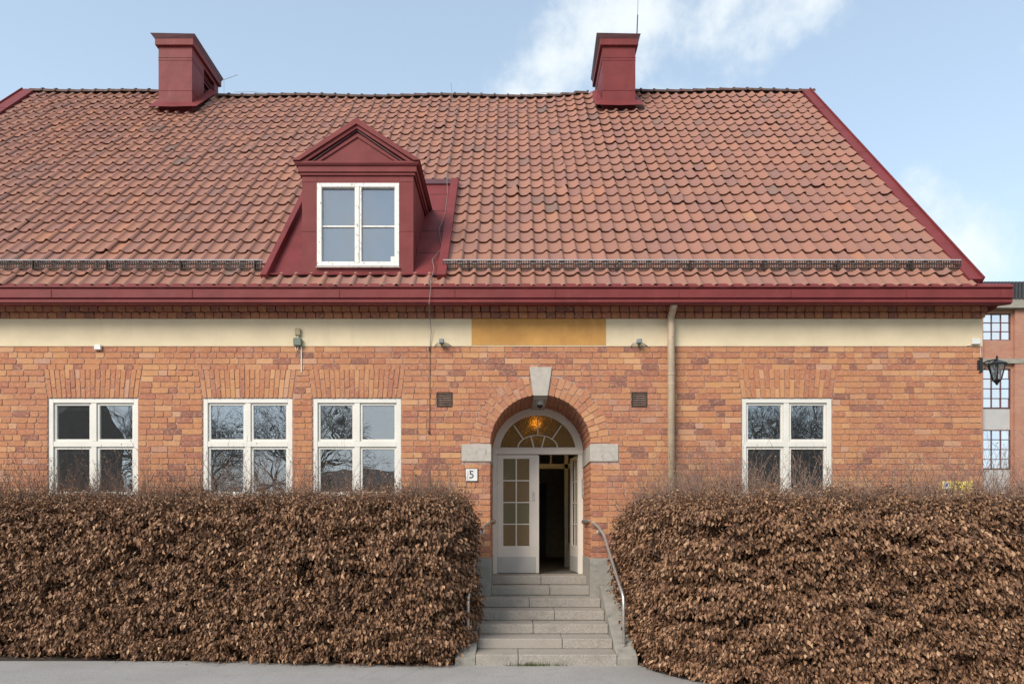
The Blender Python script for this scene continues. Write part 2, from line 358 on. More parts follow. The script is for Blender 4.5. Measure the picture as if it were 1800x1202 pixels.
core = MB()
yc0, yc1 = WY + .0065, WY + .45
xs = [XL + .01]
for a, b in WINS[:3]: xs += [a, b]
segs = [(XL + .01, WINS[0][0]), (WINS[0][1], WINS[1][0]), (WINS[1][1], WINS[2][0]), (WINS[2][1], CX - CR - .01), (CX + CR + .01, WINS[3][0]), (WINS[3][1], XR - .01)]
for a, b in segs: core.box(a, b, yc0, yc1, 0, 5.45)
for a, b in WINS:
    core.box(a, b, yc0, yc1, 0, WB); core.box(a, b, yc0, yc1, WT, 5.45)
NS = 24
for i in range(NS):                         # masonry over the arch
    a0, a1 = math.pi * i / NS, math.pi * (i + 1) / NS; r = CR + .012
    p0 = (CX + r * math.cos(a0), SZ + r * math.sin(a0)); p1 = (CX + r * math.cos(a1), SZ + r * math.sin(a1))
    core.prism([p0, (p0[0], 5.45), (p1[0], 5.45), p1], yc0, yc1)
# side returns and the rest of the shell
core.box(XL + .01, XL + .35, yc1, 23, 0, 5.45); core.box(XR - .35, XR - .01, yc1, 23, 0, 5.45); core.box(XL + .01, XR - .01, 23, 23.3, 0, 5.45)
wall = core.build('wall', 'mortar', house)
sidew = MB().box(XR - .012, XR - .002, WY + .30, 23.2, 1.3, 5.22).build('side_wall', 'far_brick', house)

# --- bricks
OCT = None
def brick_quad(mb, P, inward, depth=.07, proud=0., ch=.009, ins=.0025, tone=.5, jit=.0034):
    P = [Vector(p) for p in P]; inward = Vector(inward); c = sum(P, Vector()) / 4
    ring = []
    for i in range(4):
        p, q, r = P[i], P[i - 1], P[(i + 1) % 4]
        cc = ch * random.uniform(.3, 2.2)
        ring.append(p + (q - p).normalized() * cc); ring.append(p + (r - p).normalized() * cc)
    ring = [p + Vector((random.uniform(-jit, jit), 0, random.uniform(-jit, jit))) for p in ring] if abs(inward.y) > .5 else ring
    front = [p + (c - p).normalized() * ins * 1.6 - inward * (proud + ins * 1.0) for p in ring]
    mid = [p - inward * proud for p in ring]; back = [p + inward * depth for p in ring]
    n = 8; fs = [tuple(range(n))]
    for k in range(n):
        j = (k + 1) % n; fs.append((k, k + n, j + n, j)); fs.append((k + n, k + 2 * n, j + 2 * n, j + n))
    mb.add(front + mid + back, fs, tone)
def brick_tone():
    r = random.random()
    if r < .07: return random.uniform(.0, .15)
    if r < .22: return random.uniform(.85, 1)
    return min(.99, max(.02, random.gauss(.52, .16)))
def sub_intervals(free, a, b):
    out = []
    for x0, x1 in free:
        if b <= x0 or a >= x1: out.append((x0, x1)); continue
        if a > x0: out.append((x0, a))
        if b < x1: out.append((b, x1))
    return out
J = .0095
KEY = [(CX - .185, 4.437), (CX + .185, 4.437), (CX + .115, SZ + .80), (CX - .115, SZ + .80)]
RO = 1.135
VENTS = [(-1.222, -.972), (1.944, 2.194)]
def lay_course(z0, z1, stretch):
    zm = (z0 + z1) / 2; free = [(XL, XR)]
    for a, b in WINS:
        if WB < zm < WT: free = sub_intervals(free, a - .004, b + .004)
        if WT <= zm < WT + .46:
            k = (zm - WT) / .46 * .065 + .004; free = sub_intervals(free, a - k, b + k)
    if zm < SZ: free = sub_intervals(free, CX - CR, CX + CR)
    elif zm < SZ + RO:
        h = math.sqrt(RO ** 2 - (zm - SZ) ** 2); free = sub_intervals(free, CX - h, CX + h)
    if SZ + CR < zm < 4.437: free = sub_intervals(free, CX - .13 - .055 * (zm - 3.97) / .46, CX + .13 + .055 * (zm - 3.97) / .46)
    if 2.905 < zm < 3.19: free = sub_intervals(free, CX - CR - .475, CX + CR + .455)
    for a, b in VENTS:
        if 3.80 < zm < 4.03: free = sub_intervals(free, a - .005, b + .005)
    out = []
    for x0, x1 in free:
        x = x0 - (random.uniform(0, .2) if x0 <= XL else 0)
        if not stretch and x0 > XL: x -= 0
        first = True
        while x < x1 - .02:
            if stretch: w = .278 if random.random() < .80 else .142
            else: w = .142 if random.random() < .72 else .278
            if first and random.random() < .5: w = .205
            first = False; w += random.uniform(-.008, .008)
            e = x + w
            if x1 - e < .085: e = x1
            if e - x > .36: e = x + .18
            out.append((x + J / 2, min(e, x1) - J / 2, z0, z1)); x = e
            if e >= x1: break
    return out
wall_bricks = []; zt = P_BOT - .004; k = 0
while zt > 1.36:
    z0 = zt - COURSE
    if z0 < 1.30: break
    for b in lay_course(z0, zt, k % 2 == 0): wall_bricks.append(b)
    zt = z0; k += 1
def show(x0, x1, z0, z1, D=WY):             # how large a piece shows in the photograph (0 if hidden or outside)
    xm, zm = (x0 + x1) / 2, (z0 + z1) / 2; px = 900 + xm / D * 1200; py = 925 - (zm - EYE) / D * 1200
    if px < 5 or px > 1795: return 0
    if (px < 835 or px > 1085) and py > 850: return 0
    if py > 975: return 0
    return (x1 - x0) * (z1 - z0) * (1 - .0001 * abs(px - 950))
# 300 of the bricks are objects of their own, the rest one part
uni = {}
for kk, w in (('long', .268), ('short', .131)):
    for v in range(6):
        mb = MB(); h = (COURSE - J) / 2
        brick_quad(mb, [(-w / 2, 0, -h), (w / 2, 0, -h), (w / 2, 0, h), (-w / 2, 0, h)], (0, 1, 0))
        o = mb.build('brick', 'brick', None, solo=1, origin=Vector((0, 0, 0))); uni.setdefault(kk, []).append(o.data); bpy.data.objects.remove(o)
order = sorted(range(len(wall_bricks)), key=lambda i: -show(*wall_bricks[i]))
solo_set = set(order[:298]); rest = MB()
for i, (x0, x1, z0, z1) in enumerate(wall_bricks):
    pr = random.uniform(-.002, .003)
    zz0, zz1 = z0 + J / 2 + random.uniform(-.002, .002), z1 - J / 2 + random.uniform(-.002, .002)
    if i in solo_set:
        kk = 'long' if x1 - x0 > .2 else 'short'; w = .268 if kk == 'long' else .131
        o = bpy.data.objects.new('brick', random.choice(uni[kk])); o.scale = ((x1 - x0) / w, 1, 1)
        o.rotation_euler = (0, random.gauss(0, .004), 0)
        place(o, ((x0 + x1) / 2, WY - pr, (zz0 + zz1) / 2), wall)
    else:
        brick_quad(rest, [(x0, WY, zz0), (x1, WY, zz0), (x1, WY, zz1), (x0, WY, zz1)], (0, 1, 0), proud=pr, tone=brick_tone())
# corbelled courses under the cornice
for zc, yy in ((5.318, WY - .085), (5.222, WY - .045)):
    x = XL - .04
    while x < XR + .03:
        e = min(x + .15 + random.uniform(-.006, .006), XR + .045 if yy < WY - .06 else XR + .03)
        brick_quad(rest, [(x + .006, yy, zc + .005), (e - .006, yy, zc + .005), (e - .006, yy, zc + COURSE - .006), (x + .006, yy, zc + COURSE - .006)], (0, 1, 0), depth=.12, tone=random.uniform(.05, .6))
        x = e
# bricks round the right-hand corner
zt = P_BOT - .004; k = 0
while zt > 1.36:
    y = WY + (.01 if k % 2 else .01)
    while y < WY + .9:
        e = y + (.14 if k % 2 == 0 and y < WY + .05 else .275)
        brick_quad(rest, [(XR, y + J / 2, zt - COURSE + J / 2), (XR, e - J / 2, zt - COURSE + J / 2), (XR, e - J / 2, zt - J / 2), (XR, y + J / 2, zt - J / 2)], (-1, 0, 0), depth=.03, tone=brick_tone())
        y = e
    zt -= COURSE; k += 1
# door recess: jambs
YD = 12.30
for sgn, xj in ((1, CX + CR), (-1, CX - CR)):
    zt = SZ + 0.006; k = 0
    while zt > 1.36:
        y = WY + .012
        if zt - COURSE / 2 < 2.905 or zt > 3.19:
            while y < YD - .05:
                e = min(y + (.14 if (k % 2 == 0 and y < WY + .05) else .278), YD)
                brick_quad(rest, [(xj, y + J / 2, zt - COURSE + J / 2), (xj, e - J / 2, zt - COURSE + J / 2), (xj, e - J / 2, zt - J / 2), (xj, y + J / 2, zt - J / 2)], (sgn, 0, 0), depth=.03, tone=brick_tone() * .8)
                y = e
        zt -= COURSE; k += 1
# arch ring voussoirs and soffit
vouss = MB()
n_v = 26; k_half = .118 / CR
arch_parts = []
for side in (0, 1):
    a_lo, a_hi = R(2), math.pi / 2 - k_half - .02; nn = 13
    for i in range(nn):
        t0 = a_lo + (a_hi - a_lo) * i / nn; t1 = a_lo + (a_hi - a_lo) * (i + 1) / nn; g = .0055
        def pt(r, th, gg):
            th2 = th + gg / r
            x = math.cos(th2) * r
            return (CX + (x if side == 0 else -x), WY, SZ + math.sin(th2) * r)
        cut = .165 if i % 2 else .9
        rr = [(CR + .004, RO + random.uniform(-.015, .02))] if not i % 2 and False else None
        split = CR + (.135 if i % 2 else RO - CR - .135 - .0)
        outer = RO + random.uniform(-.02, .025)
        for r0, r1 in ((CR + .003, split - .005), (split + .005, outer)):
            mb = MB(); brick_quad(mb, [pt(r0, t0, g), pt(r1, t0, g), pt(r1, t1, -g), pt(r0, t1, -g)], (0, 1, 0), proud=random.uniform(-.002, .004), tone=min(.99, random.uniform(.35, 1)))
            arch_parts.append(mb)
    # soffit
    a_hi = math.pi / 2 + (0 if side else -.0)
    for i in range(15):
        t0 = R(1) + (a_hi - R(1)) * i / 15; t1 = R(1) + (a_hi - R(1)) * (i + 1) / 15; y = WY + .02 + (.07 if i % 2 else 0)
        while y < YD - .03:
            e = min(y + .20, YD)
            q = []
            for th, yy in ((t0 + .008, y + .005), (t1 - .008, y + .005), (t1 - .008, e - .005), (t0 + .008, e - .005)):
                x = math.cos(th) * CR; q.append((CX + (x if side == 0 else -x), yy, SZ + math.sin(th) * CR))
            thm = (t0 + t1) / 2; inw = Vector(((math.cos(thm)) * (1 if side == 0 else -1), 0, math.sin(thm)))
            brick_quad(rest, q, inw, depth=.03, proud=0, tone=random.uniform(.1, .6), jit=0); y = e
rest_o = rest.build('brickwork', 'brick', wall); tag(rest_o, kind='stuff')
ring = empty('door_arch', (CX, WY, SZ), parent=house)
for mb in arch_parts: mb.build('brick', 'brick', ring)
# vault mortar behind the soffit and the jambs
mb = MB()
for i in range(NS):
    a0, a1 = math.pi * i / NS, math.pi * (i + 1) / NS
    q = [(CX + r * math.cos(a), SZ + r * math.sin(a)) for r, a in ((CR + .008, a0), (CR + .3, a0), (CR + .3, a1), (CR + .008, a1))]
    mb.prism(q, WY + .02, YD + .12)
mb.box(CX + CR + .008, CX + CR + .2, yc1 - .0, YD + .12, .2, SZ); mb.box(CX - CR - .2, CX - CR - .008, yc1, YD + .12, .2, SZ)
mb.build('porch_vault', 'mortar', house)
# flat arches over the windows
for wi, (a, b) in enumerate(WINS):
    g = empty('window_arch', ((a + b) / 2, WY, WT), parent=house); n = 19; zb = WT + .003; ztp = WT + .468
    for i in range(n):
        def X(f, z): k = (z - WT) / .46 * .065; return (a - k) + (b - a + 2 * k) * f
        f0, f1 = i / n, (i + 1) / n; h = .160 if i % 2 else .468 - .165
        for z0, z1 in ((zb, zb + h - .005), (zb + h + .005, ztp - .003)):
            mb = MB(); gg = .005
            brick_quad(mb, [(X(f0, z0) + gg, WY, z0), (X(f1, z0) - gg, WY, z0), (X(f1, z1) - gg, WY, z1), (X(f0, z1) + gg, WY, z1)], (0, 1, 0), proud=random.uniform(-.002, .003), tone=min(.99, random.choice((random.uniform(.2, .7), random.uniform(.5, 1)))))
            mb.build('brick', 'brick', g)
# keystone, imposts, plinth, render
MB().prism(KEY, WY - .022, WY + .10).build('keystone', 'impost', house, bevel=.006)
MB().prism([(CX - .115, SZ + .772), (CX + .115, SZ + .772), (CX + .12, SZ + .83), (CX - .12, SZ + .83)], WY + .10, YD).build('keystone_soffit', 'impost', house, bevel=.004)
MB().box(CX - CR - .47, CX - CR + .012, WY - .012, WY + .5, 2.905, 3.187).build('impost_block', 'impost', house, bevel=.006)
MB().box(CX + CR - .012, CX + CR + .45, WY - .012, WY + .5, 2.905, 3.187).build('impost_block', 'impost', house, bevel=.006)
MB().box(CX - CR - .0, CX - CR + .012, WY + .503, YD, 2.905, 3.187).build('impost_block', 'impost', house)
MB().box(CX + CR - .012, CX + CR + .0, WY + .503, YD, 2.905, 3.187).build('impost_block', 'impost', house)
MB().box(XL - .03, CX - CR + .008, WY - .03, WY + .40, 0, 1.335).box(CX + CR - .008, XR + .03, WY - .03, WY + .40, 0, 1.335).build('plinth', 'concrete', house, bevel=.008)
MB().box(CX + CR - .008, CX + CR + .03, WY + .402, YD, .5, 1.335).build('plinth', 'concrete', house); MB().box(CX - CR - .03, CX - CR + .008, WY + .402, YD, .5, 1.335).build('plinth', 'concrete', house)
OX0, OX1 = -.657, 1.528
MB().box(XL, OX0, WY - .008, WY + .012, P_BOT, P_TOP).box(OX1, XR + .004, WY - .008, WY + .012, P_BOT, P_TOP).box(OX0, OX1, WY - .006, WY + .012, P_BOT, P_BOT + .014).box(XR - .02, XR + .006, WY + .013, 23, P_BOT, P_TOP).build('render_band', 'cream', house)
MB().box(OX0 + .001, OX1 - .001, WY - .009, WY + .011, P_BOT + .016, P_TOP).build('ochre_panel', 'ochre', house)
# cornice (boxed, sheet metal)
CY = 10.64
prof = [(CY, 5.575), (CY, 5.60), (CY + .09, 5.665), (WY + .3, 5.9), (WY + .3, 5.40), (WY - .07, 5.40), (CY + .10, 5.335), (CY + .055, 5.335), (CY + .055, 5.352), (CY + .035, 5.352),
        (CY + .035, 5.395), (CY + .05, 5.402), (CY + .05, 5.412), (CY + .02, 5.42), (CY + .02, 5.553), (CY + .035, 5.56), (CY + .035, 5.575)]
cor = MB().prism_x(prof, XL - .24, 7.83).build('cornice', 'red', house, bevel=.003)
side = MB().prism([(7.83, 5.575), (7.83, 5.60), (7.36, 5.80), (7.36, 5.40), (7.69, 5.40), (7.75, 5.335), (7.80, 5.395), (7.80, 5.553)], CY + .30, 23.3).build('cornice', 'red', house)
for x in (-7.2, -5.0, -2.7, -.9, .67, 2.6, 4.35, 6.16):
    MB().box(x, x + .006, CY + .012, CY + .03, 5.425, 5.548).build('sheet_seam', 'red', cor)
# --- roof
RY0, RZ0, TAN = 10.8, 5.684, 1.1; SIN, COS = TAN / math.hypot(1, TAN), 1 / math.hypot(1, TAN)
RIDGE_Y = 17.28; RV = Vector((0, COS, SIN)); RN = Vector((0, -SIN, COS))
def sstep(x, a, b): t = max(0, min(1, (x - a) / (b - a))); return t * t * (3 - 2 * t)
def sag(x, y): t = max(0, (y - RY0) / (RIDGE_Y - RY0)); return -.13 * t ** 1.6 * sstep(x, 2.6, .8) * sstep(x, -11, -6) + .02 * math.sin(x * 1.7 + y) * t
def rz(x, y): return RZ0 + TAN * (y - RY0) + sag(x, y)
def roof_y(py): return 9655 / (py + 395)     # depth of the roof plane seen at a height in the photograph
def rpt(px, py, lift=0): 
    D = roof_y(py); p = at(px, py, D); return p + RN * lift
RXL, RXR = -12.2, 7.36
base = MB()
for i in range(40):
    for j in range(12):
        def dk(a, b): xx = RXL + (RXR - RXL) * a / 40; yy = CY + .1 + (RIDGE_Y - CY - .1) * b / 12; return (xx, yy, rz(xx, yy) - .03)
        base.add([dk(i, j), dk(i + 1, j), dk(i + 1, j + 1), dk(i, j + 1)], [(0, 1, 2, 3)])
base.add([(RXL, CY + .1, RZ0 + TAN * (CY + .1 - RY0) - .035), (RXR, CY + .1, RZ0 + TAN * (CY + .1 - RY0) - .035), (RXR, RIDGE_Y, rz(7, RIDGE_Y) - .14), (RXL, RIDGE_Y, rz(7, RIDGE_Y) - .14),
                 (RXR, 23.5, 5.6), (RXL, 23.5, 5.6)], [(3, 2, 4, 5)])
roof = base.build('roof', 'dark', house)
for x, nm in ((7.30, 'gable'), (RXL + .02, 'gable')):
    MB().prism_x([(11.0, 5.7), (RIDGE_Y, 12.6), (23.3, 5.7)], x, x + .03).build(nm, 'far_brick', house)
PROF = [(0, .026), (.07, .012), (.18, .003), (.33, 0), (.48, .004), (.60, .010), (.71, .028), (.79, .046), (.875, .052), (.96, .043), (1.035, .022)]
TW, GA = .2375, .262 / COS
def tile_geo(var):
    rr = random.Random(var); L = GA + .07; th = .015; vs = []; n = len(PROF)
    tw = [rr.uniform(-.002, .002) for _ in range(4)]
    for s, lift in ((0, .031), (L, -.004)):
        for u, h in PROF:
            vs.append((u * TW - TW / 2 + (tw[0] if s else tw[1]), s + (rr.uniform(-.003, .003) if s == 0 else 0), lift + h * (1.08 if s == 0 else .98)))
    for u, h in PROF: vs.append((u * TW - TW / 2 + tw[1], .004, .031 + h * 1.08 - th))
    for u, h in PROF: vs.append((u * TW - TW / 2, .12, .021 + h - th))
    fs = []
    for i in range(n - 1):
        fs.append((i, i + 1, n + i + 1, n + i)); fs.append((2 * n + i, 2 * n + i + 1, i + 1, i)); fs.append((3 * n + i, 3 * n + i + 1, 2 * n + i + 1, 2 * n + i))
    return vs, fs
tile_vars = [tile_geo(v) for v in range(6)]
# openings in the tiling (dormer apron, chimneys)
AP = (-3.95, -1.17, 10.98, 13.42)
CHIM = [(-8.45, -7.65), (2.16, 2.95)]
def blocked(x, y):
    if AP[0] - .06 < x < AP[1] + .02 and AP[2] < y + .10 and y < AP[3]: return True
    for a, b in CHIM:
        if a - .06 < x < b + .06 and y > 16.32: return True
    return False
tiles = []; ncol = int((RXR - .08 - RXL) / TW)
D0 = 10.95 - .262
nrow = 25
for r in range(nrow):
    y = D0 + .262 * r
    for c in range(ncol + 1):
        x = RXR - .10 - TW * (c + .5)
        if x - TW / 2 < RXL: continue
        if blocked(x, y): continue
        tiles.append((x, y))
def tshow(x, y):
    px = 900 + x / y * 1200; z = rz(x, y)
    if px < 5 or y < 10.8: return 0 if px < 5 else 1.0 / y ** 2
    return 1.0 / (y * y) 
order = sorted(range(len(tiles)), key=lambda i: -tshow(*tiles[i])); solo_t = set(order[:298])
tmesh = []
rot_x = math.atan(TAN)
for vs, fs in tile_vars:
    mb = MB(); mb.add(vs, fs, .0); o = mb.build('roof_tile', 'tile', None, solo=1, smooth=True, origin=Vector((0, 0, 0))); tmesh.append(o.data); bpy.data.objects.remove(o)
    bmx = bmesh.new(); bmx.from_mesh(tmesh[-1])
    for e in bmx.edges:
        if len(e.link_faces) == 2 and e.link_faces[0].normal.angle(e.link_faces[1].normal, 0) > .9: e.smooth = False
    bmx.to_mesh(tmesh[-1]); bmx.free()
VV = []; FF = []; TT = []; off = 0; sharp = []
bx = Vector((1, 0, 0))
for i, (x, y) in enumerate(tiles):
    rz_ = random.gauss(0, .012); dz = random.uniform(-.004, .008); dx = random.uniform(-.004, .004); ds = random.gauss(0, .006)
    org = Vector((x + dx, y, rz(x, y))) + RV * ds + RN * dz; v = random.randrange(6)
    if random.random() < .02: rz_ *= 4; org += RN * .01
    if i in solo_t:
        o = bpy.data.objects.new('roof_tile', tmesh[v]); o.rotation_euler = (rot_x, 0, 0)
        place(o, org, roof)
    else:
        vs, fs = tile_vars[v]; ca, sa = math.cos(rz_), math.sin(rz_)
        a = np.array(vs); w = np.outer(a[:, 0] * ca - a[:, 1] * sa, bx) + np.outer(a[:, 0] * sa + a[:, 1] * ca, RV) + np.outer(a[:, 2], RN) + np.array(org)
        VV.append(w - np.array(wl(roof))); FF.append(np.array(fs) + off); off += len(vs)
        t = random.random(); TT.append(np.full(len(vs), t))
o = big_mesh('roof_tiling', np.concatenate(VV), np.concatenate(FF), np.concatenate(TT), 'tile', roof, smooth=True); tag(o, kind='stuff')
bmx = bmesh.new(); bmx.from_mesh(o.data); bmesh.ops.recalc_face_normals(bmx, faces=bmx.faces)
for e in bmx.edges:
    if len(e.link_faces) == 2 and e.link_faces[0].normal.angle(e.link_faces[1].normal, 0) > .9: e.smooth = False
bmx.to_mesh(o.data); bmx.free()
# ridge tiles
x = RXL + .05
while x < RXR - .05:
    if not any(a - .1 < x + .17 < b + .1 for a, b in CHIM):
        z = rz(x, RIDGE_Y) - .02; mb = MB()
        for (s, rr) in ((0, .105), (.30, .095), (.30, .118), (.345, .118)):
            for k in range(7):
                a = math.pi * k / 6; mb.v.append((x + s, RIDGE_Y - .02 + math.cos(a) * rr * 1.05, z + math.sin(a) * rr)); mb.t.append(random.random() * .05)
        for j in range(3):
            for k in range(6): mb.f.append((j * 7 + k, j * 7 + k + 1, j * 7 + k + 8, j * 7 + k + 7))
        mb.build('ridge_tile', 'old_tile', roof)
    x += .335
# verge flashings
for x0, x1, x2, x3 in ((7.20, 7.42, 7.30, 7.52), (-12.36, -12.04, -12.36, -12.04)):
    yb, yt = CY + .16, RIDGE_Y + .02
    def q(x, y, l): p = Vector((x, y, RZ0 + TAN * (y - RY0))) + RN * l; return p
    mb = MB().hexa([q(x0, yb, .02), q(x1, yb, .02), q(x3, yt, .02), q(x2, yt, .02)], [q(x0, yb, .085), q(x1, yb, .085), q(x3, yt, .085), q(x2, yt, .085)])
    xo = (x1, x3) if x0 > 0 else (x0, x2)
    mb.hexa([q(xo[0] - .012, yb, .0), q(xo[0] + .012, yb, .0), q(xo[1] + .012, yt, .0), q(xo[1] - .012, yt, .0)], [q(xo[0] - .012, yb, .115), q(xo[0] + .012, yb, .115), q(xo[1] + .012, yt, .115), q(xo[1] - .012, yt, .115)])
    vf = mb.build('verge_flashing', 'red', roof)
    for yy in (12.6, 14.4, 16.3):
        f = (yy - yb) / (yt - yb); a = x0 + (x2 - x0) * f; b = x1 + (x3 - x1) * f
        MB().hexa([q(a, yy, .08), q(b - .015, yy, .08), q(b - .015, yy + .012, .08), q(a, yy + .012, .08)], [q(a, yy, .09), q(b - .015, yy, .09), q(b - .015, yy + .012, .09), q(a, yy + .012, .09)]).build('sheet_seam', 'red', vf)
# --- chimneys
def chimney(x0, x1, vent_side):
    ch = empty('chimney', ((x0 + x1) / 2, 17.0, 11.5), parent=house); y0, y1 = 16.32, 17.78; top = 13.45
    MB().box(x0, x1, y0, 16.95, 11.3, top).box(x0, x1 - .3, 16.95, 17.55, 11.3, top).box(x1 - .3, x1, 16.95, 17.55, 11.3, 12.50).box(x1 - .3, x1, 16.95, 17.55, 13.22, top).box(x0, x1, 17.55, y1, 11.3, top).build('shaft', 'red', ch)
    for zs in (12.26, 12.98, 13.045):
        MB().box(x0 - .006, x1 + .006, y0 - .006, y1 + .006, zs, zs + .012).build('sheet_seam', 'red', ch)
    mb = MB(); o1 = .06; o2 = .10
    mb.box(x0 - o1, x1 + o1, y0 - o1, y1 + o1, top - .14, top + .02)
    mb.build('cap_moulding', 'red', ch, bevel=.01)
    mb = MB(); zt = top + .03; zu = top + .10
    lo = [(x0 - o1, y0 - o1, zt - .012), (x1 + o1, y0 - o1, zt - .012), (x1 + o1, y1 + o1, zt - .012), (x0 - o1, y1 + o1, zt - .012)]
    hi = [(x0 - o2 - .05, y0 - o2, zu + .02), (x1 + o2 + .01, y0 - o2, zu), (x1 + o2, y1 + o2, zu), (x0 - o2, y1 + o2, zu)]
    mb.hexa(lo, hi); mb.build('cap_plate', 'maroon', ch)
    # flared skirt lying on the tiles
    e = .18; z0 = rz(x0, y0)
    mb = MB(); yb = y0 - .16
    P0 = [(x0 - e, yb, rz(x0, yb) + .25), ((x0 + x1) / 2, yb - .04, rz(x0, yb) + .21), (x1 + e, yb, rz(x0, yb) + .25)]
    P1 = [(x0, y0 - .004, z0 + .27), ((x0 + x1) / 2, y0 - .004, z0 + .26), (x1, y0 - .004, z0 + .27)]
    mb.add(P0 + P1, [(0, 1, 4, 3), (1, 2, 5, 4)])
    for s, xx in ((-1, x0), (1, x1)):
        mb.add([(xx + s * e, yb, rz(x0, yb) + .25), (xx + s * .002, y0, z0 + .26), (xx + s * .002, RIDGE_Y, rz(0, RIDGE_Y) + .26), (xx + s * e, RIDGE_Y, rz(0, RIDGE_Y) + .16)], [(0, 1, 2, 3)])
    mb.build('skirt_flashing', 'red', ch)
    xs = x1 if vent_side > 0 else x0
    MB().box(xs - .29, xs - .27, 16.96, 17.54, 12.51, 13.21).build('vent_opening', 'dark', ch)
    for zz in (12.72, 12.90): MB().box(xs - .04, xs - .01, 16.95, 17.55, zz, zz + .022).build('vent_slat', 'red', ch)
    return ch
chimney(*CHIM[0], 1); ch2 = chimney(*CHIM[1], 1)
rod = MB().tube([(2.98, 16.3, 13.5), (3.0, 16.3, 14.05)], .014).tube([(3.0, 16.3, 14.05), (3.03, 16.3, 15.3)], .005).build('lightning_rod', 'black', ch2)
a0 = Vector((-7.53, 17.85, 13.52))
MB().tube([a0, a0 + Vector((.36, 0, .13))], .006, 4).tube([a0 + Vector((.0, 0, 0)), a0 + Vector((.0, 0, -.5)), a0 + Vector((-.03, 0, -1.0))], .003, 4).build('aerial_wire', 'wire', house)
# --- dormer
DY = 11.05; dx0, dx1 = -3.40, -1.595; dz0, dz1 = 5.93, 7.54
dm = empty('dormer', ((dx0 + dx1) / 2, DY, dz0), parent=house)
wx0, wx1, wz0, wz1 = -3.155, -1.825, 6.06, 7.40
mb = MB().box(dx0, wx0, DY, DY + .08, dz0, dz1).box(wx1, dx1, DY, DY + .08, dz0, dz1).box(wx0, wx1, DY, DY + .08, dz0, wz0).box(wx0, wx1, DY, DY + .08, wz1, dz1)
mb.build('front_cladding', 'red', dm, bevel=.003)
for xx in (dx0, dx1 - .03): 
    yb = lambda z: RY0 + (z - RZ0) / TAN
    MB().prism_x([(DY + .082, dz0 - .05), (DY + .082, dz1), (yb(dz1) + .1, dz1), (yb(dz0) + .12, dz0 - .05)], xx, xx + .03).build('side_cladding', 'red', dm)
for zs in (6.62, 7.42): MB().box(dx0 - .003, wx0 - .02, DY - .005, DY, zs, zs + .008).box(wx1 + .02, dx1 + .003, DY - .005, DY, zs, zs + .008).build('sheet_seam', 'red', dm)
s_ = MB()
for za, zb in ((6.35, 6.9),):
    s_.hexa([(dx1, 11.25, 6.62), (dx1, 11.26, 6.62), (dx1, 11.55, 6.2), (dx1, 11.54, 6.2)], [(dx1 + .006, 11.25, 6.62), (dx1 + .006, 11.26, 6.62), (dx1 + .006, 11.55, 6.2), (dx1 + .006, 11.54, 6.2)])
s_.build('sheet_seam', 'red', dm)
ov = .095; zc = dz1 - .02
stages = [(.03, zc, zc + .045), (.055, zc + .045, zc + .145), (.085, zc + .145, zc + .165), (.10, zc + .165, zc + .20)]
mb = MB()
for oo, a, b in stages:
    mb.box(dx0 - oo, dx1 + oo, DY - oo * .8, 12.62, a, b)
mb.build('cornice', 'red', dm, bevel=.002)
px0, px1 = dx0 - .12, dx1 + .12; pc = (px0 + px1) / 2; pz0 = zc + .203; pz1 = 8.40
mb = MB().prism([(px0 + .10, pz0), (px1 - .10, pz0), (pc, pz1 - .09)], DY - .01, 13.1); mb.build('pediment_panel', 'red', dm)
def rake(z_drop, wdt, y0, y1, inset=0.):
    m = MB()
    for s in (-1, 1):
        e = px0 + inset if s < 0 else px1 - inset
        m.prism([(e, pz0), (pc, pz1 - z_drop), (pc, pz1 - z_drop - wdt * 1.25), (e - s * wdt * 1.45, pz0)], y0, y1)
    return m
rake(0, .075, DY - .105, 13.2).build('rake_moulding', 'red', dm); rake(.082, .055, DY - .075, DY - .012, .135).build('rake_moulding', 'red', dm); rake(.16, .012, DY - .045, DY - .012, .27).build('rake_moulding', 'maroon', dm); rake(.21, .045, DY - .03, DY - .012, .32).build('rake_moulding', 'red', dm)
# dormer window
dw = MB()
f = .075
dw.box(wx0, wx0 + f, DY - .012, DY + .07, wz0, wz1).box(wx1 - f, wx1, DY - .012, DY + .07, wz0, wz1).box(wx0 + f, wx1 - f, DY - .012, DY + .07, wz1 - .065, wz1).box(wx0 + f, wx1 - f, DY - .012, DY + .07, wz0, wz0 + .07)
mx = (wx0 + wx1) / 2; dw.box(mx - .055, mx + .055, DY - .008, DY + .07, wz0 + .07, wz1 - .065)
dw.build('window_frame', 'flaking', dm, bevel=.004)
MB().box(mx - .018, mx + .018, DY - .022, DY - .009, wz0 + .05, wz1 - .04).build('astragal', 'flaking', dm, bevel=.003)
for a, b in ((wx0 + f, mx - .055), (mx + .055, wx1 - f)):
    MB().box(a, b, DY + .022, DY + .045, 6.70, 6.725).build('glazing_bar', 'flaking', dm, bevel=.002)
    MB().box(a, b, DY + .046, DY + .050, wz0 + .07, wz1 - .065).build('pane', 'dormer_glass', dm)
MB().box(wx0 + .08, wx1 - .08, DY + .25, DY + .26, wz0 + .02, wz1 - .02).build('curtain', plain('pale_net_curtain', (.40, .42, .44), .9, nscale=2, var=.08), dm)
MB().box(wx1 - .145, wx1 - .085, DY + .036, DY + .045, wz0 + .09, wz0 + .17).build('sticker', 'white_plastic', dm)
MB().prism_x([(DY - .05, wz0 - .035), (DY - .05, wz0 - .028), (DY + .02, wz0), (DY + .02, wz0 - .035)], wx0 - .01, wx1 + .01).build('sill', 'flaking', dm)
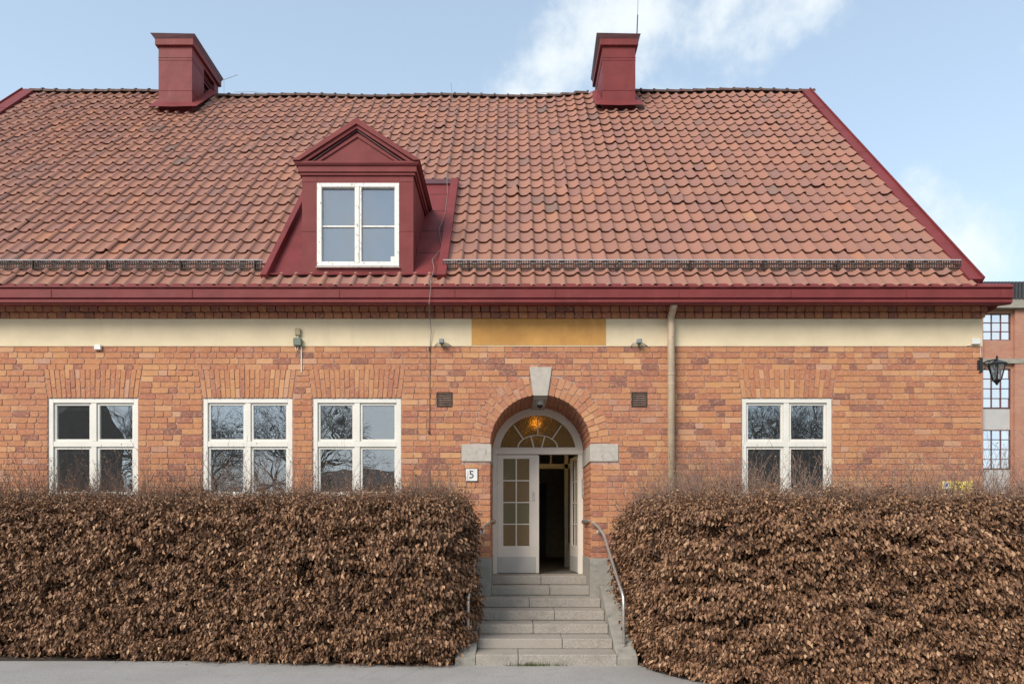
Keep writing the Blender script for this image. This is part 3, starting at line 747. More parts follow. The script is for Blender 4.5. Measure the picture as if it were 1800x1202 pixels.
# dormer apron in the roof
def onroof(x, y, l): return Vector((x, y, RZ0 + TAN * (y - RY0))) + RN * l
mb = MB().hexa([onroof(AP[0], AP[2], -.03), onroof(AP[1], AP[2], -.03), onroof(AP[1], AP[3] + .1, -.03), onroof(AP[0], AP[3] + .1, -.03)], [onroof(AP[0], AP[2], .0), onroof(AP[1], AP[2], .0), onroof(AP[1], AP[3] + .1, .0), onroof(AP[0], AP[3] + .1, .0)])
mb.build('apron_flashing', 'red', dm)
for xx, w in ((AP[0] - .03, .10), (AP[1] - .02, .145)):
    MB().hexa([onroof(xx, AP[2] - .12, -.03), onroof(xx + w, AP[2] - .12, -.03), onroof(xx + w, AP[3] + .02, -.03), onroof(xx, AP[3] + .02, -.03)],
              [onroof(xx, AP[2] - .12, .115), onroof(xx + w, AP[2] - .12, .115), onroof(xx + w, AP[3] + .02, .115), onroof(xx, AP[3] + .02, .115)]).build('side_upstand', 'red', dm, bevel=.004)
xx0, xx1 = AP[0] - .03, AP[1] + .04; v0 = []; v1 = []; v2 = []
for i in range(25):
    x = xx0 + (xx1 - xx0) * i / 24; w = .012 * math.sin(i * 1.3) + random.uniform(-.004, .004)
    v0.append(Vector((x, DY - .165 + w * .5, 5.876 + w * .7))); v1.append(Vector((x, DY + .012, dz0 + .03))); v2.append(Vector((x, DY - .160 + w * .5, 5.858 + w * .7)))
mb = MB(); n = 25; mb.add(v0 + v1 + v2, [(i, i + 1, n + i + 1, n + i) for i in range(24)] + [(2 * n + i, 2 * n + i + 1, i + 1, i) for i in range(24)])
mb.build('front_apron', 'red', dm)
MB().hexa([onroof(AP[0], AP[3] - .02, .0), onroof(AP[1], AP[3] - .02, .0), onroof(AP[1], AP[3] + .10, .0), onroof(AP[0], AP[3] + .10, .0)], [onroof(AP[0], AP[3] - .02, .03), onroof(AP[1], AP[3] - .02, .03), onroof(AP[1], AP[3] + .10, .05), onroof(AP[0], AP[3] + .10, .05)]).build('sheet_seam', 'maroon', dm)
for yy in (11.5, 12.05, 12.6, 13.1):
    MB().hexa([onroof(dx1 + .02, yy, .0), onroof(AP[1], yy, .0), onroof(AP[1], yy + .01, .0), onroof(dx1 + .02, yy + .01, .0)], [onroof(dx1 + .02, yy, .006), onroof(AP[1], yy, .006), onroof(AP[1], yy + .01, .006), onroof(dx1 + .02, yy + .01, .006)]).build('sheet_seam', 'maroon', dm)

# --- ground floor windows
def window(a, b):
    y = WY + .016
    zb = WB; w = empty('window', ((a + b) / 2, WY, zb), parent=house); fr = .075
    MB().box(a, a + fr, y, y + .11, zb, WT).box(b - fr, b, y, y + .11, zb, WT).box(a + fr, b - fr, y, y + .11, WT - .075, WT).box(a + fr, b - fr, y, y + .11, zb, zb + .08).build('frame', 'white', w, bevel=.004)
    xm = (a + b) / 2; zmid = 3.19
    MB().box(a + fr, b - fr, y + .004, y + .11, zmid - .045, zmid + .045).build('transom', 'white', w, bevel=.005)
    MB().box(xm - .045, xm + .045, y + .006, y + .11, zb + .08, zmid - .045).box(xm - .045, xm + .045, y + .006, y + .11, zmid + .045, WT - .075).build('mullion', 'white', w, bevel=.005)
    MB().prism_x([(y - .05, zb - .04), (y - .05, zb - .025), (y + .02, zb), (y + .02, zb - .04)], a - .02, b + .02).build('sill', 'zinc', w)
    for x0, x1 in ((a + fr, xm - .045), (xm + .045, b - fr)):
        for z0, z1 in ((zb + .08, zmid - .045), (zmid + .045, WT - .075)):
            s = .038; g = .003
            MB().box(x0 + g, x0 + s, y + .028, y + .075, z0 + g, z1 - g).box(x1 - s, x1 - g, y + .028, y + .075, z0 + g, z1 - g).box(x0 + s, x1 - s, y + .028, y + .075, z1 - s, z1 - g).box(x0 + s, x1 - s, y + .028, y + .075, z0 + g, z0 + s).build('sash', 'white', w, bevel=.003)
            MB().box(x0 + s, x1 - s, y + .052, y + .057, z0 + s, z1 - s).build('pane', 'glass', w)
            MB().box(x0 + s, x1 - s, y + .10, y + .13, z1 - s - .045, z1 - s - .012).box(x0 + s, x1 - s, y + .107, y + .122, z1 - s - .068, z1 - s - .052).build('blind', 'white_plastic', w)
            c = MB()
            for q in (.25, .72): c.tube([(x0 + (x1 - x0) * q, y + .099, z1 - s - .01), (x0 + (x1 - x0) * q, y + .099, z1 - s - .05)], .004, 5)
            c.tube([(x0 + s + .03, y + .10, z1 - s - .05), (x0 + s + .03, y + .10, z0 + s)], .0015, 4)
            c.build('blind_cord', 'white_plastic', w)
    # reveal boards closing the gap to the room
    MB().box(a - .001, a + .012, y + .112, WY + .46, zb, WT).box(b - .012, b + .001, y + .112, WY + .46, zb, WT).box(a, b, y + .112, WY + .46, WT - .012, WT + .001).box(a, b, y + .112, WY + .5, zb, zb + .02).build('reveal', 'white', w)
    return w
for a, b in WINS: window(a, b)
# rooms behind
mb = MB()
mb.box(XL + .36, -.62, 15.2, 15.3, 0, 5.6).box(1.62, XR - .36, 15.2, 15.3, 0, 5.6).box(XL + .36, XR - .36, WY + .46, 15.3, 4.6, 4.7)
mb.box(XL + .36, -.62, WY + .46, 15.3, .9, 1.0).box(1.62, XR - .36, WY + .46, 15.3, .9, 1.0).box(-5.9, -5.8, WY + .46, 15.2, 1, 4.6)
mb.build('room', 'room', house)
mb = MB().box(-.62, -.5, WY + .46, 19.1, .8, 4.6).box(1.5, 1.62, WY + .46, 19.1, .8, 4.6).box(-.5, 1.5, 19, 19.1, .8, 4.6).box(-.5, 1.5, YD + .13, 19, 3.98, 4.05)
mb.build('hall_wall', 'hall', house)
MB().box(-.5, 1.5, YD - .16, 19, .9, 1.0).build('hall_floor', 'hall_floor', house)
MB().box(.05, .95, 18.94, 18.99, 1, 3.05).build('hall_door', 'hall_door', house)
# inner vestibule screen
vs = MB(); yv = 14.3
vs.box(-.5, .0, yv, yv + .07, 1, 3.98).box(1.10, 1.18, yv, yv + .07, 1, 3.98).box(1.36, 1.5, yv, yv + .07, 1, 3.98).box(0, 1.5, yv, yv + .07, 3.06, 3.16).box(0, 1.5, yv, yv + .07, 3.48, 3.98).box(.52, .55, yv + .01, yv + .06, 3.16, 3.48).box(.80, .83, yv + .01, yv + .06, 3.16, 3.48)
vs.box(1.18, 1.36, yv, yv + .07, 1, 1.5).box(1.26, 1.28, yv, yv + .05, 1.5, 3.06)
vs.build('vestibule_screen', 'hall', house, bevel=.003)
# --- entrance: fanlight and door
YF = YD
fl = empty('fanlight', (CX, YF, 3.16), parent=house); ri = .71
mb = MB(); zb = 3.275
def arc(r0, r1, th0, th1, n, y0, y1, m, cz=SZ, sx=1., sz=1.):
    for i in range(n):
        a, b = th0 + (th1 - th0) * i / n, th0 + (th1 - th0) * (i + 1) / n
        m.prism([(CX + r0 * math.cos(a) * sx, cz + r0 * math.sin(a) * sz), (CX + r1 * math.cos(a) * sx, cz + r1 * math.sin(a) * sz), (CX + r1 * math.cos(b) * sx, cz + r1 * math.sin(b) * sz), (CX + r0 * math.cos(b) * sx, cz + r0 * math.sin(b) * sz)], y0, y1)
arc(ri, CR + .02, R(4), R(176), 28, YF, YF + .10, mb); mb.build('arched_frame', 'door', fl)
m2 = MB(); arc(ri - .022, ri + .004, R(6), R(174), 28, YF + .018, YF + .06, m2); m2.build('glazing_bead', 'door', fl)
MB().box(CX - CR - .01, CX + CR + .01, YF - .012, YF + .10, 3.15, zb).build('transom', 'door', fl, bevel=.006)
MB().box(CX - CR - .01, CX + CR + .01, YF - .026, YF - .013, 3.235, 3.26).build('transom_moulding', 'door', fl, bevel=.004)
m3 = MB(); arc(.345, .368, 0, math.pi, 18, YF + .022, YF + .055, m3, cz=zb, sz=.62); m3.build('glazing_bar', 'door', fl)
for (xa, za, xb, zb2) in ((-.43, .40, -.255, .145), (.43, .40, .255, .145), (0, .56, 0, .22), (-.125, .20, -.07, 0), (.125, .20, .07, 0)):
    m4 = MB(); d = Vector((xb - xa, 0, zb2 - za)).normalized(); n_ = Vector((d.z, 0, -d.x)) * .011
    p, q_ = Vector((CX + xa, 0, zb + za)), Vector((CX + xb, 0, zb + zb2))
    m4.prism([((p + n_).x, (p + n_).z), ((q_ + n_).x, (q_ + n_).z), ((q_ - n_).x, (q_ - n_).z), ((p - n_).x, (p - n_).z)], YF + .024, YF + .053); m4.build('glazing_bar', 'door', fl)
m5 = MB(); pts = [(CX + ri * math.cos(R(8 + 164 * i / 24)), SZ + ri * math.sin(R(8 + 164 * i / 24))) for i in range(25)]
m5.prism(pts, YF + .056, YF + .061); m5.build('pane', 'fan', fl)
dr = empty('entrance_door', (CX, YF, FLOOR), parent=house)
MB().box(CX - CR - .01, CX - CR + .085, YF, YF + .10, FLOOR - .02, 3.15).box(CX + CR - .085, CX + CR + .01, YF, YF + .10, FLOOR - .02, 3.15).build('door_frame', 'door', dr, bevel=.005)
def leaf(width, hinge, ang, flip, green):
    """one glazed leaf, built flat from its hinge then swung"""
    H = 2.13; st = .105; gz0 = .49; parts = []
    gx0, gx1 = st, width - st - .05; gw = (gx1 - gx0)
    body = [(0, gx0, 0, H), (gx1, width, 0, H), (gx0, gx1, 0, gz0), (gx0, gx1, gz0 + 1.57, H)]
    lo = (dr.location, )
    def T(x, y, z):
        ca, sa = math.cos(ang), math.sin(ang); xx = x * flip
        return (hinge[0] + xx * ca - y * sa, hinge[1] + xx * sa + y * ca, FLOOR + .01 + z)
    def bx_(x0, x1, y0, y1, z0, z1, name, mat, bev=.0):
        m = MB().box(x0, x1, y0, y1, z0, z1); m.v = [T(*p) for p in m.v]; return m.build(name, mat, dr, bevel=bev)
    m = MB()
    for x0, x1, z0, z1 in body: m.box(x0, x1, 0, .05, z0, z1)
    m.v = [T(*p) for p in m.v]; m.build('door_leaf', 'door', dr, bevel=.003)
    bx_(.0 + .004, width - .02, -.006, -.001, 0.005, .295, 'kick_panel', 'kick', .002)
    bx_((gx0 + gx1) / 2 - .011, (gx0 + gx1) / 2 + .011, .008, .042, gz0, gz0 + 1.57, 'glazing_bar', 'door')
    for r in range(1, 4): bx_(gx0, gx1, .010, .040, gz0 + 1.57 * r / 4 - .010, gz0 + 1.57 * r / 4 + .010, 'glazing_bar', 'door')
    xm = (gx0 + gx1) / 2
    for r in range(4):
        for c, (u0, u1) in enumerate(((gx0, xm), (xm, gx1))):
            mt = 'olive' if (c, r) in green else 'amber'
            bx_(u0 + .001, u1 - .001, .022, .027, gz0 + 1.57 * r / 4 + .001, gz0 + 1.57 * (r + 1) / 4 - .001, 'pane', mt)
    return bx_
lw = .73
bl = leaf(lw, (CX - CR + .087, YF + .012), 0, 1, {(0, 3), (0, 1), (1, 1)})
bl(lw - .035, lw + .02, -.018, -.001, 0.0, 2.12, 'astragal', 'door', .004)
bl(lw - .10, lw - .065, -.022, -.007, 1.30, 1.46, 'lock_plate', 'zinc', .003); bl(lw - .092, lw - .073, -.05, -.023, 1.40, 1.42, 'handle', 'steel', .003)
leaf(.70, (CX + CR - .088, YF + .05), R(-83), -1, {(0, 3), (0, 1)})
MB().box(CX + CR - .03, CX + CR - .002, YF - .16, YF - .06, 2.36, 2.70).build('lock_case', 'steel', dr, bevel=.006)
# hall lamp
lamp = empty('hall_lamp', (CX, 13.25, 3.98), 'lit amber ceiling lamp glowing behind the fanlight above the door', 'lamp')
bm = bmesh.new(); bmesh.ops.create_uvsphere(bm, u_segments=16, v_segments=10, radius=.10); me = bpy.data.meshes.new('globe'); bm.to_mesh(me); bm.free(); me.materials.append(M['bulb'])
o = bpy.data.objects.new('globe', me); place(o, (CX, 13.25, 3.84), lamp); MB().tube([(CX, 13.25, 3.98), (CX, 13.25, 3.93)], .02, 8).build('stem', 'steel', lamp)
# dome camera under the keystone
dc = empty('security_camera', (CX + .02, WY + .30, 3.93), 'small dome security camera hanging under the keystone of the door arch', 'camera')
MB().tube([(CX, WY + .28, 3.945), (CX, WY + .28, 3.87)], [.075, .07], 14).build('housing', 'kick', dc, smooth=False)
MB().tube([(CX, WY + .28, 3.869), (CX, WY + .28, 3.84), (CX, WY + .28, 3.82)], [.048, .042, .015], 12).build('dome', 'black', dc, smooth=True)

# --- downpipe, snow guards, vents
dp = MB(); px = 2.56; py = WY - .12
dp.tube([(px, CY + .12, 5.36), (px, CY + .2, 5.32), (px, py, 5.22), (px, py, 5.1), (px, py, .2)], .058, 14)
dpo = dp.build('downpipe', 'pipe', house, smooth=True)
for z in (4.28, 2.4): MB().tube([(px, py, z), (px, py, z + .035)], .064, 14).box(px - .012, px + .012, py + .05, WY, z, z + .03).build('bracket', 'pipe', dpo)
MB().tube([(px, py, 4.12), (px, py, 4.15)], .061, 14).build('joint', 'pipe', dpo)
def guard(x0, x1):
    g = empty('snow_guard', ((x0 + x1) / 2, 11.05, 6.0), parent=house); y = 10.98; zt = 6.13; zb = 5.995
    MB().tube([(x0, y, zt), (x1, y, zt)], .011, 6).build('top_rail', 'zinc', g); MB().tube([(x0, y + .03, zt - .035), (x1, y + .03, zt - .035)], .007, 4).build('middle_rail', 'zinc', g)
    MB().box(x0, x1, y + .005, y + .03, zb - .002, zb + .014).tube([(x0, y + .12, zt - .02), (x1, y + .12, zt - .02)], .007, 4).build('bottom_rail', 'rust', g)
    gr = MB(); x = x0
    while x < x1:
        gr.box(x, x + .016, y + .008, y + .016, zb + .0, zt); gr.box(x + .01, x + .016, y + .016, y + .13, zt - .03, zt - .018)
        x += .038
    gr.box(x0, x1, y + .008, y + .014, zb + .065, zb + .071)
    tag(gr.build('grating', 'rust', g), kind='stuff')
    x = x0 + .4
    while x < x1:
        MB().prism_x([(y - .01, zb - .03), (y - .01, zt + .005), (y + .02, zt + .005), (y + .16, zb + .12), (y + .16, zb + .1), (y + .02, zb - .03)], x, x + .012).build('bracket', 'rust', g); x += 1.19
guard(-10.5, -4.01); guard(-1.11, 7.22)
for a, b in VENTS:
    v = empty('vent_grille', ((a + b) / 2, WY, 3.80), parent=house)
    MB().box(a, b, WY + .05, WY + .06, 3.80, 4.02).build('backing', 'dark', v)
    MB().box(a, a + .012, WY - .012, WY + .05, 3.80, 4.02).box(b - .012, b, WY - .012, WY + .05, 3.80, 4.02).box(a, b, WY - .010, WY + .05, 4.02, 4.032).box(a, b, WY - .010, WY + .05, 3.79, 3.80).build('frame', 'rust', v)
    for i in range(6):
        z = 3.808 + i * .036; MB().hexa([(a + .01, WY - .01, z), (b - .01, WY - .01, z), (b - .01, WY + .03, z + .022), (a + .01, WY + .03, z + .022)], [(a + .01, WY - .01, z + .006), (b - .01, WY - .01, z + .006), (b - .01, WY + .03, z + .028), (a + .01, WY + .03, z + .028)]).build('slat', 'rust', v)

# --- small things on the wall
sg = empty('house_number_sign', at(829, 846, WY), 'small square white sign with a black 5, on the brick left of the door', 'sign')
p = at(829, 834.5, WY)
MB().box(p.x - .105, p.x + .105, WY - .022, WY - .006, p.z - .108, p.z + .108).build('border', 'ink', sg, bevel=.003)
MB().box(p.x - .094, p.x + .094, WY - .026, WY - .0225, p.z - .097, p.z + .097).build('plate', 'white_plastic', sg)
cu = bpy.data.curves.new('numeral', 'FONT'); cu.body = '5'; cu.size = .175; cu.align_x = 'CENTER'; cu.align_y = 'CENTER'; cu.extrude = .001; cu.offset = .0005
to = bpy.data.objects.new('numeral_curve', cu); C.objects.link(to); bpy.context.view_layer.update()
me = bpy.data.meshes.new_from_object(to); bpy.data.objects.remove(to); me.materials.append(M['ink'])
o = bpy.data.objects.new('numeral', me); o.rotation_euler = (R(90), 0, 0); place(o, (p.x, WY - .028, p.z), sg)

for px_, where in ((778, 'left of the ochre panel'), (1122, 'right of the ochre panel')):
    p = at(px_, 604, WY); l = empty('wall_spotlight', (p.x, WY - .05, p.z), f'small grey wall spotlight at the foot of the cream band, {where}', 'light', 'spotlights above the door')
    m = MB().box(p.x - .045, p.x + .035, WY - .15, WY - .05, p.z - .03, p.z + .045); m.build('housing', 'grey_plastic', l, bevel=.012)
    MB().tube([(p.x - .01, WY - .1, p.z - .035), (p.x, WY - .05, p.z - .06), (p.x, WY - .01, p.z - .05)], .014, 6).build('arm', 'green_box', l)
    MB().tube([(p.x - .04, WY - .06, p.z - .01), (p.x - .09, WY - .03, p.z - .0), (p.x - .14, WY - .012, p.z - .06)], .006, 5).tube([(p.x + .03, WY - .06, p.z - .0), (p.x + .09, WY - .03, p.z - .01), (p.x + .17, WY - .012, p.z - .06)], .006, 5).build('cable', 'grey_plastic', l)
p = at(525, 603, WY); jb = empty('junction_box', (p.x, WY, p.z - .07), 'grey green junction box with sensor on the cream band left of the dormer line', 'box')
jb['label'] = 'grey green junction box with tan sensor above it, on the cream band below the dormer'
MB().box(p.x - .065, p.x + .065, WY - .085, WY - .009, p.z - .06, p.z + .065).build('case', 'green_box', jb, bevel=.01)
MB().box(p.x - .045, p.x + .045, WY - .06, WY - .009, p.z + .11, p.z + .225).build('sensor', 'tan_box', jb, bevel=.01)
MB().tube([(p.x, WY - .03, p.z + .06), (p.x, WY - .03, p.z + .115)], .012, 6).tube([(p.x + .05, WY - .03, p.z - .05), (p.x + .05, WY - .015, p.z - .12), (p.x + .05, WY - .012, p.z - .48)], .009, 6).tube([(p.x - .04, WY - .03, p.z - .06), (p.x - .04, WY - .03, p.z - .11), (p.x - .01, WY - .03, p.z - .125), (p.x + .0, WY - .03, p.z - .06)], .008, 6).build('conduit', 'white_plastic', jb)
p = at(174, 612, WY); tag(MB().box(p.x - .055, p.x + .055, WY - .05, WY - .009, p.z - .035, p.z + .05).build('connection_box', 'white_plastic', bevel=.006), 'small white box under the cream band above the leftmost window', 'box')
p = at(1713, 602, WY); tag(MB().box(p.x - .07, p.x + .06, WY - .06, WY - .009, p.z - .04, p.z + .05).tube([(p.x - .07, WY - .02, p.z - .05), (p.x - .14, WY - .015, p.z - .055)], .006, 5).tube([(p.x + .09, WY - .0, p.z - .02), (p.x + .1, WY - .0, p.z - .25)], .007, 5).build('connection_box', 'white_plastic', bevel=.005), 'small white box at the right end of the cream band, above the lantern', 'box')
# lightning cable from ridge to wall
pts = []
for x, y, lf in ((793, 152, .08), (796, 185, .09), (801, 215, .09), (797, 240, .10), (792, 262, .09), (789, 290, .10), (786, 318, .12), (787, 345, .06), (783, 380, .05), (772, 408, .05), (777, 440, .04), (760, 462, .05), (764, 482, .10), (758, 500, .08)):
    pts.append(rpt(x, y, lf))
pts += [at(757, 508, CY - .02), at(754, 534, CY - .01), at(756, 560, WY - .11), at(758, 582, WY - .05), at(756, 610, WY - .02)]
tag(MB().tube(pts, .006, 5).build('grey_cable', 'wire'), 'thin grey cable running from the ridge past the dormer to the eaves', 'cable')
tag(MB().tube([at(756, 612, WY - .012), at(755.5, 690, WY - .012), at(755, 760, WY - .012)], .0045, 5).box(-1.352, -1.332, WY - .03, WY - .001, 4.70, 4.76).box(-1.36, -1.34, WY - .03, WY - .001, 3.36, 3.40).build('wall_cable', 'cable'), 'thin dark cable pinned straight down the brick left of the left vent', 'cable')
pts = [Vector((-7.0 + .5 * i, RIDGE_Y - .05, rz(0, RIDGE_Y) + .14 + .03 * math.sin(i * 2.1) - .1 * math.sin(math.pi * min(i, 18) / 18))) for i in range(18)]
tag(MB().tube(pts, .004, 4).build('ridge_wire', 'wire'), 'thin sagging wire strung along the ridge between the chimneys', 'wire')
# yellow notice near the right corner
yn = empty('yellow_notice', (7.22, WY, 2.3), 'yellow notice board half hidden by hedge twigs at the right corner of the wall', 'sign')
MB().box(6.98, 7.48, WY - .025, WY - .006, 2.28, 2.585).build('board', 'yellow', yn, bevel=.002); MB().box(7.0, 7.09, WY - .029, WY - .0255, 2.46, 2.57).build('white_print', 'white_plastic', yn); MB().box(7.03, 7.07, WY - .032, WY - .0295, 2.50, 2.55).build('blue_print', 'blue', yn)
# lantern
ln = empty('wall_lantern', (7.64, WY + .06, 4.38), 'black iron carriage lantern on a scrolled bracket at the right house corner', 'lantern')
zb_ = 4.47; yl = WY + .02
MB().box(7.60, 7.645, yl - .04, yl + .05, zb_ - .12, zb_ + .12).box(7.56, 7.60, yl - .03, yl + .03, zb_ - .08, zb_ + .08).tube([(7.6, yl, zb_ + .11), (7.62, yl, zb_ + .19)], [.035, .005], 6).tube([(7.6, yl, zb_ - .11), (7.62, yl, zb_ - .19)], [.035, .005], 6).build('back_plate', 'black', ln, bevel=.008)
lx = 7.90; lzt = zb_ + .12
arm = MB().tube([(7.64, yl, zb_ + .02), (7.74, yl, zb_ + .07), (7.82, yl, zb_ + .085), (lx, yl, zb_ + .10)], .012, 8)
arm.tube([(7.66, yl, zb_ - .08), (7.72, yl, zb_ - .02), (7.76, yl, zb_ + .04), (7.80, yl, zb_ + .075)], .008, 6)
arm.tube([(lx, yl, zb_ + .05), (lx, yl, zb_ + .14), (lx, yl, zb_ + .165)], [.012, .018, .004], 8); arm.build('arm', 'black', ln)
def frus(cx, cy, r0, z0, r1, z1, m, n=6):
    lo = [(cx + r0 * math.cos(R(60 * k)), cy + r0 * math.sin(R(60 * k)), z0) for k in range(n)]; hi = [(cx + r1 * math.cos(R(60 * k)), cy + r1 * math.sin(R(60 * k)), z1) for k in range(n)]
    m.add(lo + hi, [tuple(range(n)), tuple(range(2 * n - 1, n - 1, -1))] + [(k, (k + 1) % n, n + (k + 1) % n, n + k) for k in range(n)]); return lo, hi
lm = MB(); frus(lx, yl, .155, zb_ + .02, .03, zb_ + .085, lm); frus(lx, yl, .15, zb_ - .002, .155, zb_ + .02, lm); lm.build('roof', 'black', ln); lm = MB(); frus(lx, yl, .045, zb_ - .27, .07, zb_ - .24, lm); frus(lx, yl, .01, zb_ - .32, .04, zb_ - .27, lm)
lm.build('base', 'black', ln)
gm = MB(); lo, hi = frus(lx, yl, .065, zb_ - .24, .125, zb_ - .003, gm); gm.build('glass', 'lantern_glass', ln)
bm_ = MB()
for a, b in zip(lo, hi): bm_.tube([a, b], .008, 4)
bm_.build('glazing_bar', 'black', ln)
MB().tube([(lx, yl, zb_ - .02), (lx, yl, zb_ - .12), (lx, yl, zb_ - .16)], [.02, .035, .01], 8).build('bulb', 'white_plastic', ln)

# ------------------------------------------------------------------ steps
st = empty('stone_steps', (.46, 9.6, 0), 'seven grey granite steps rising to the arched door', 'steps')
RI = FLOOR / 7
edges = [(11.68, CX - CR + .003, CX + CR - .003), (11.30, CX - CR + .003, CX + CR - .003), (10.78, -.48, 1.40), (10.36, -.48, 1.40), (9.94, -.48, 1.40), (9.52, -.48, 1.40), (9.10, -.48, 1.40)]
splits = [.52, .60, .40, .60, .42, .63, .30]
for i, (y, a, b) in enumerate(edges):
    z1 = FLOOR - RI * i; y1 = edges[i - 1][0] + .05 if i else YD + .0
    xs_ = a + (b - a) * splits[i]
    if i == 2: y1 = WY - .032
    for u, w in ((a, xs_ - .003), (xs_ + .003, b)):
        o = MB().box(u, w, y + random.uniform(0, .006), y1, z1 - RI + (.003 if i < 6 else -.1), z1 + random.uniform(-.003, .002)).build('stone_block', 'granite', st, bevel=.010, seg=2)
MB().box(CX - CR + .004, CX + CR - .004, 11.06, YD, .0, FLOOR - 2 * RI - .002).build('step_foundation', 'concrete', st)
MB().box(-.47, 1.39, 9.2, 11.05, -.1, .01).build('step_foundation', 'concrete', st)
for a, b in ((-.76, -.486), (1.406, 1.68)):
    MB().prism_x([(9.10, -.1), (9.10, .10), (10.85, .90), (WY - .032, .90), (WY - .032, -.1)], a, b).build('cheek_wall', 'concrete', st, bevel=.008)
for sx, lab in ((1, 'right'), (-1, 'left')):
    X_ = lambda off: (CX + sx * off)
    hr = empty('handrail', (X_(1.07), 10, 0), f'curved steel tube handrail on the {lab} side of the door steps', 'handrail', 'handrails of the door steps')
    pts = [(X_(.765), 11.86, 1.92), (X_(.755), 11.7, 1.945), (X_(.77), 11.4, 1.95), (X_(.83), 11.15, 1.93), (X_(.92), 10.95, 1.84), (X_(.985), 10.80, 1.72), (X_(1.0), 10.70, 1.64), (X_(1.05), 9.6, 1.02), (X_(1.062), 9.46, .94), (X_(1.07), 9.40, .86), (X_(1.075), 9.38, .22)]
    MB().tube(pts, .0245, 10).build('tube', 'steel', hr, smooth=True)
    MB().tube([(X_(.765), 11.86, 1.92), (X_(.80), 11.88, 1.92)], .03, 10).tube([(X_(.94), 10.93, 1.82), (X_(.94), 11.0, 1.76), (X_(.94), WY, 1.76)], .011, 6).tube([(X_(.94), WY - .012, 1.76), (X_(.94), WY, 1.76)], .035, 10).build('wall_bracket', 'steel', hr)
    MB().tube([(X_(1.075), 9.38, .215), (X_(1.075), 9.38, .23)], .05, 10).build('foot_plate', 'steel', hr)
# grass tuft at the lowest step
gt = MB()
for i in range(260):
    x = random.gauss(.30, .17); 
    if not -.1 < x < .75: continue
    y = 9.085 - abs(random.gauss(0, .02)); h = random.uniform(.02, .075); dx = random.gauss(0, .03); w = .003
    gt.add([(x - w, y, 0), (x + w, y, 0), (x + dx, y - random.uniform(0, .04), h)], [(0, 1, 2)])
tag(gt.build('grass_tuft', 'grass'), 'sparse green grass tuft growing at the foot of the lowest step', 'grass', kind='stuff')

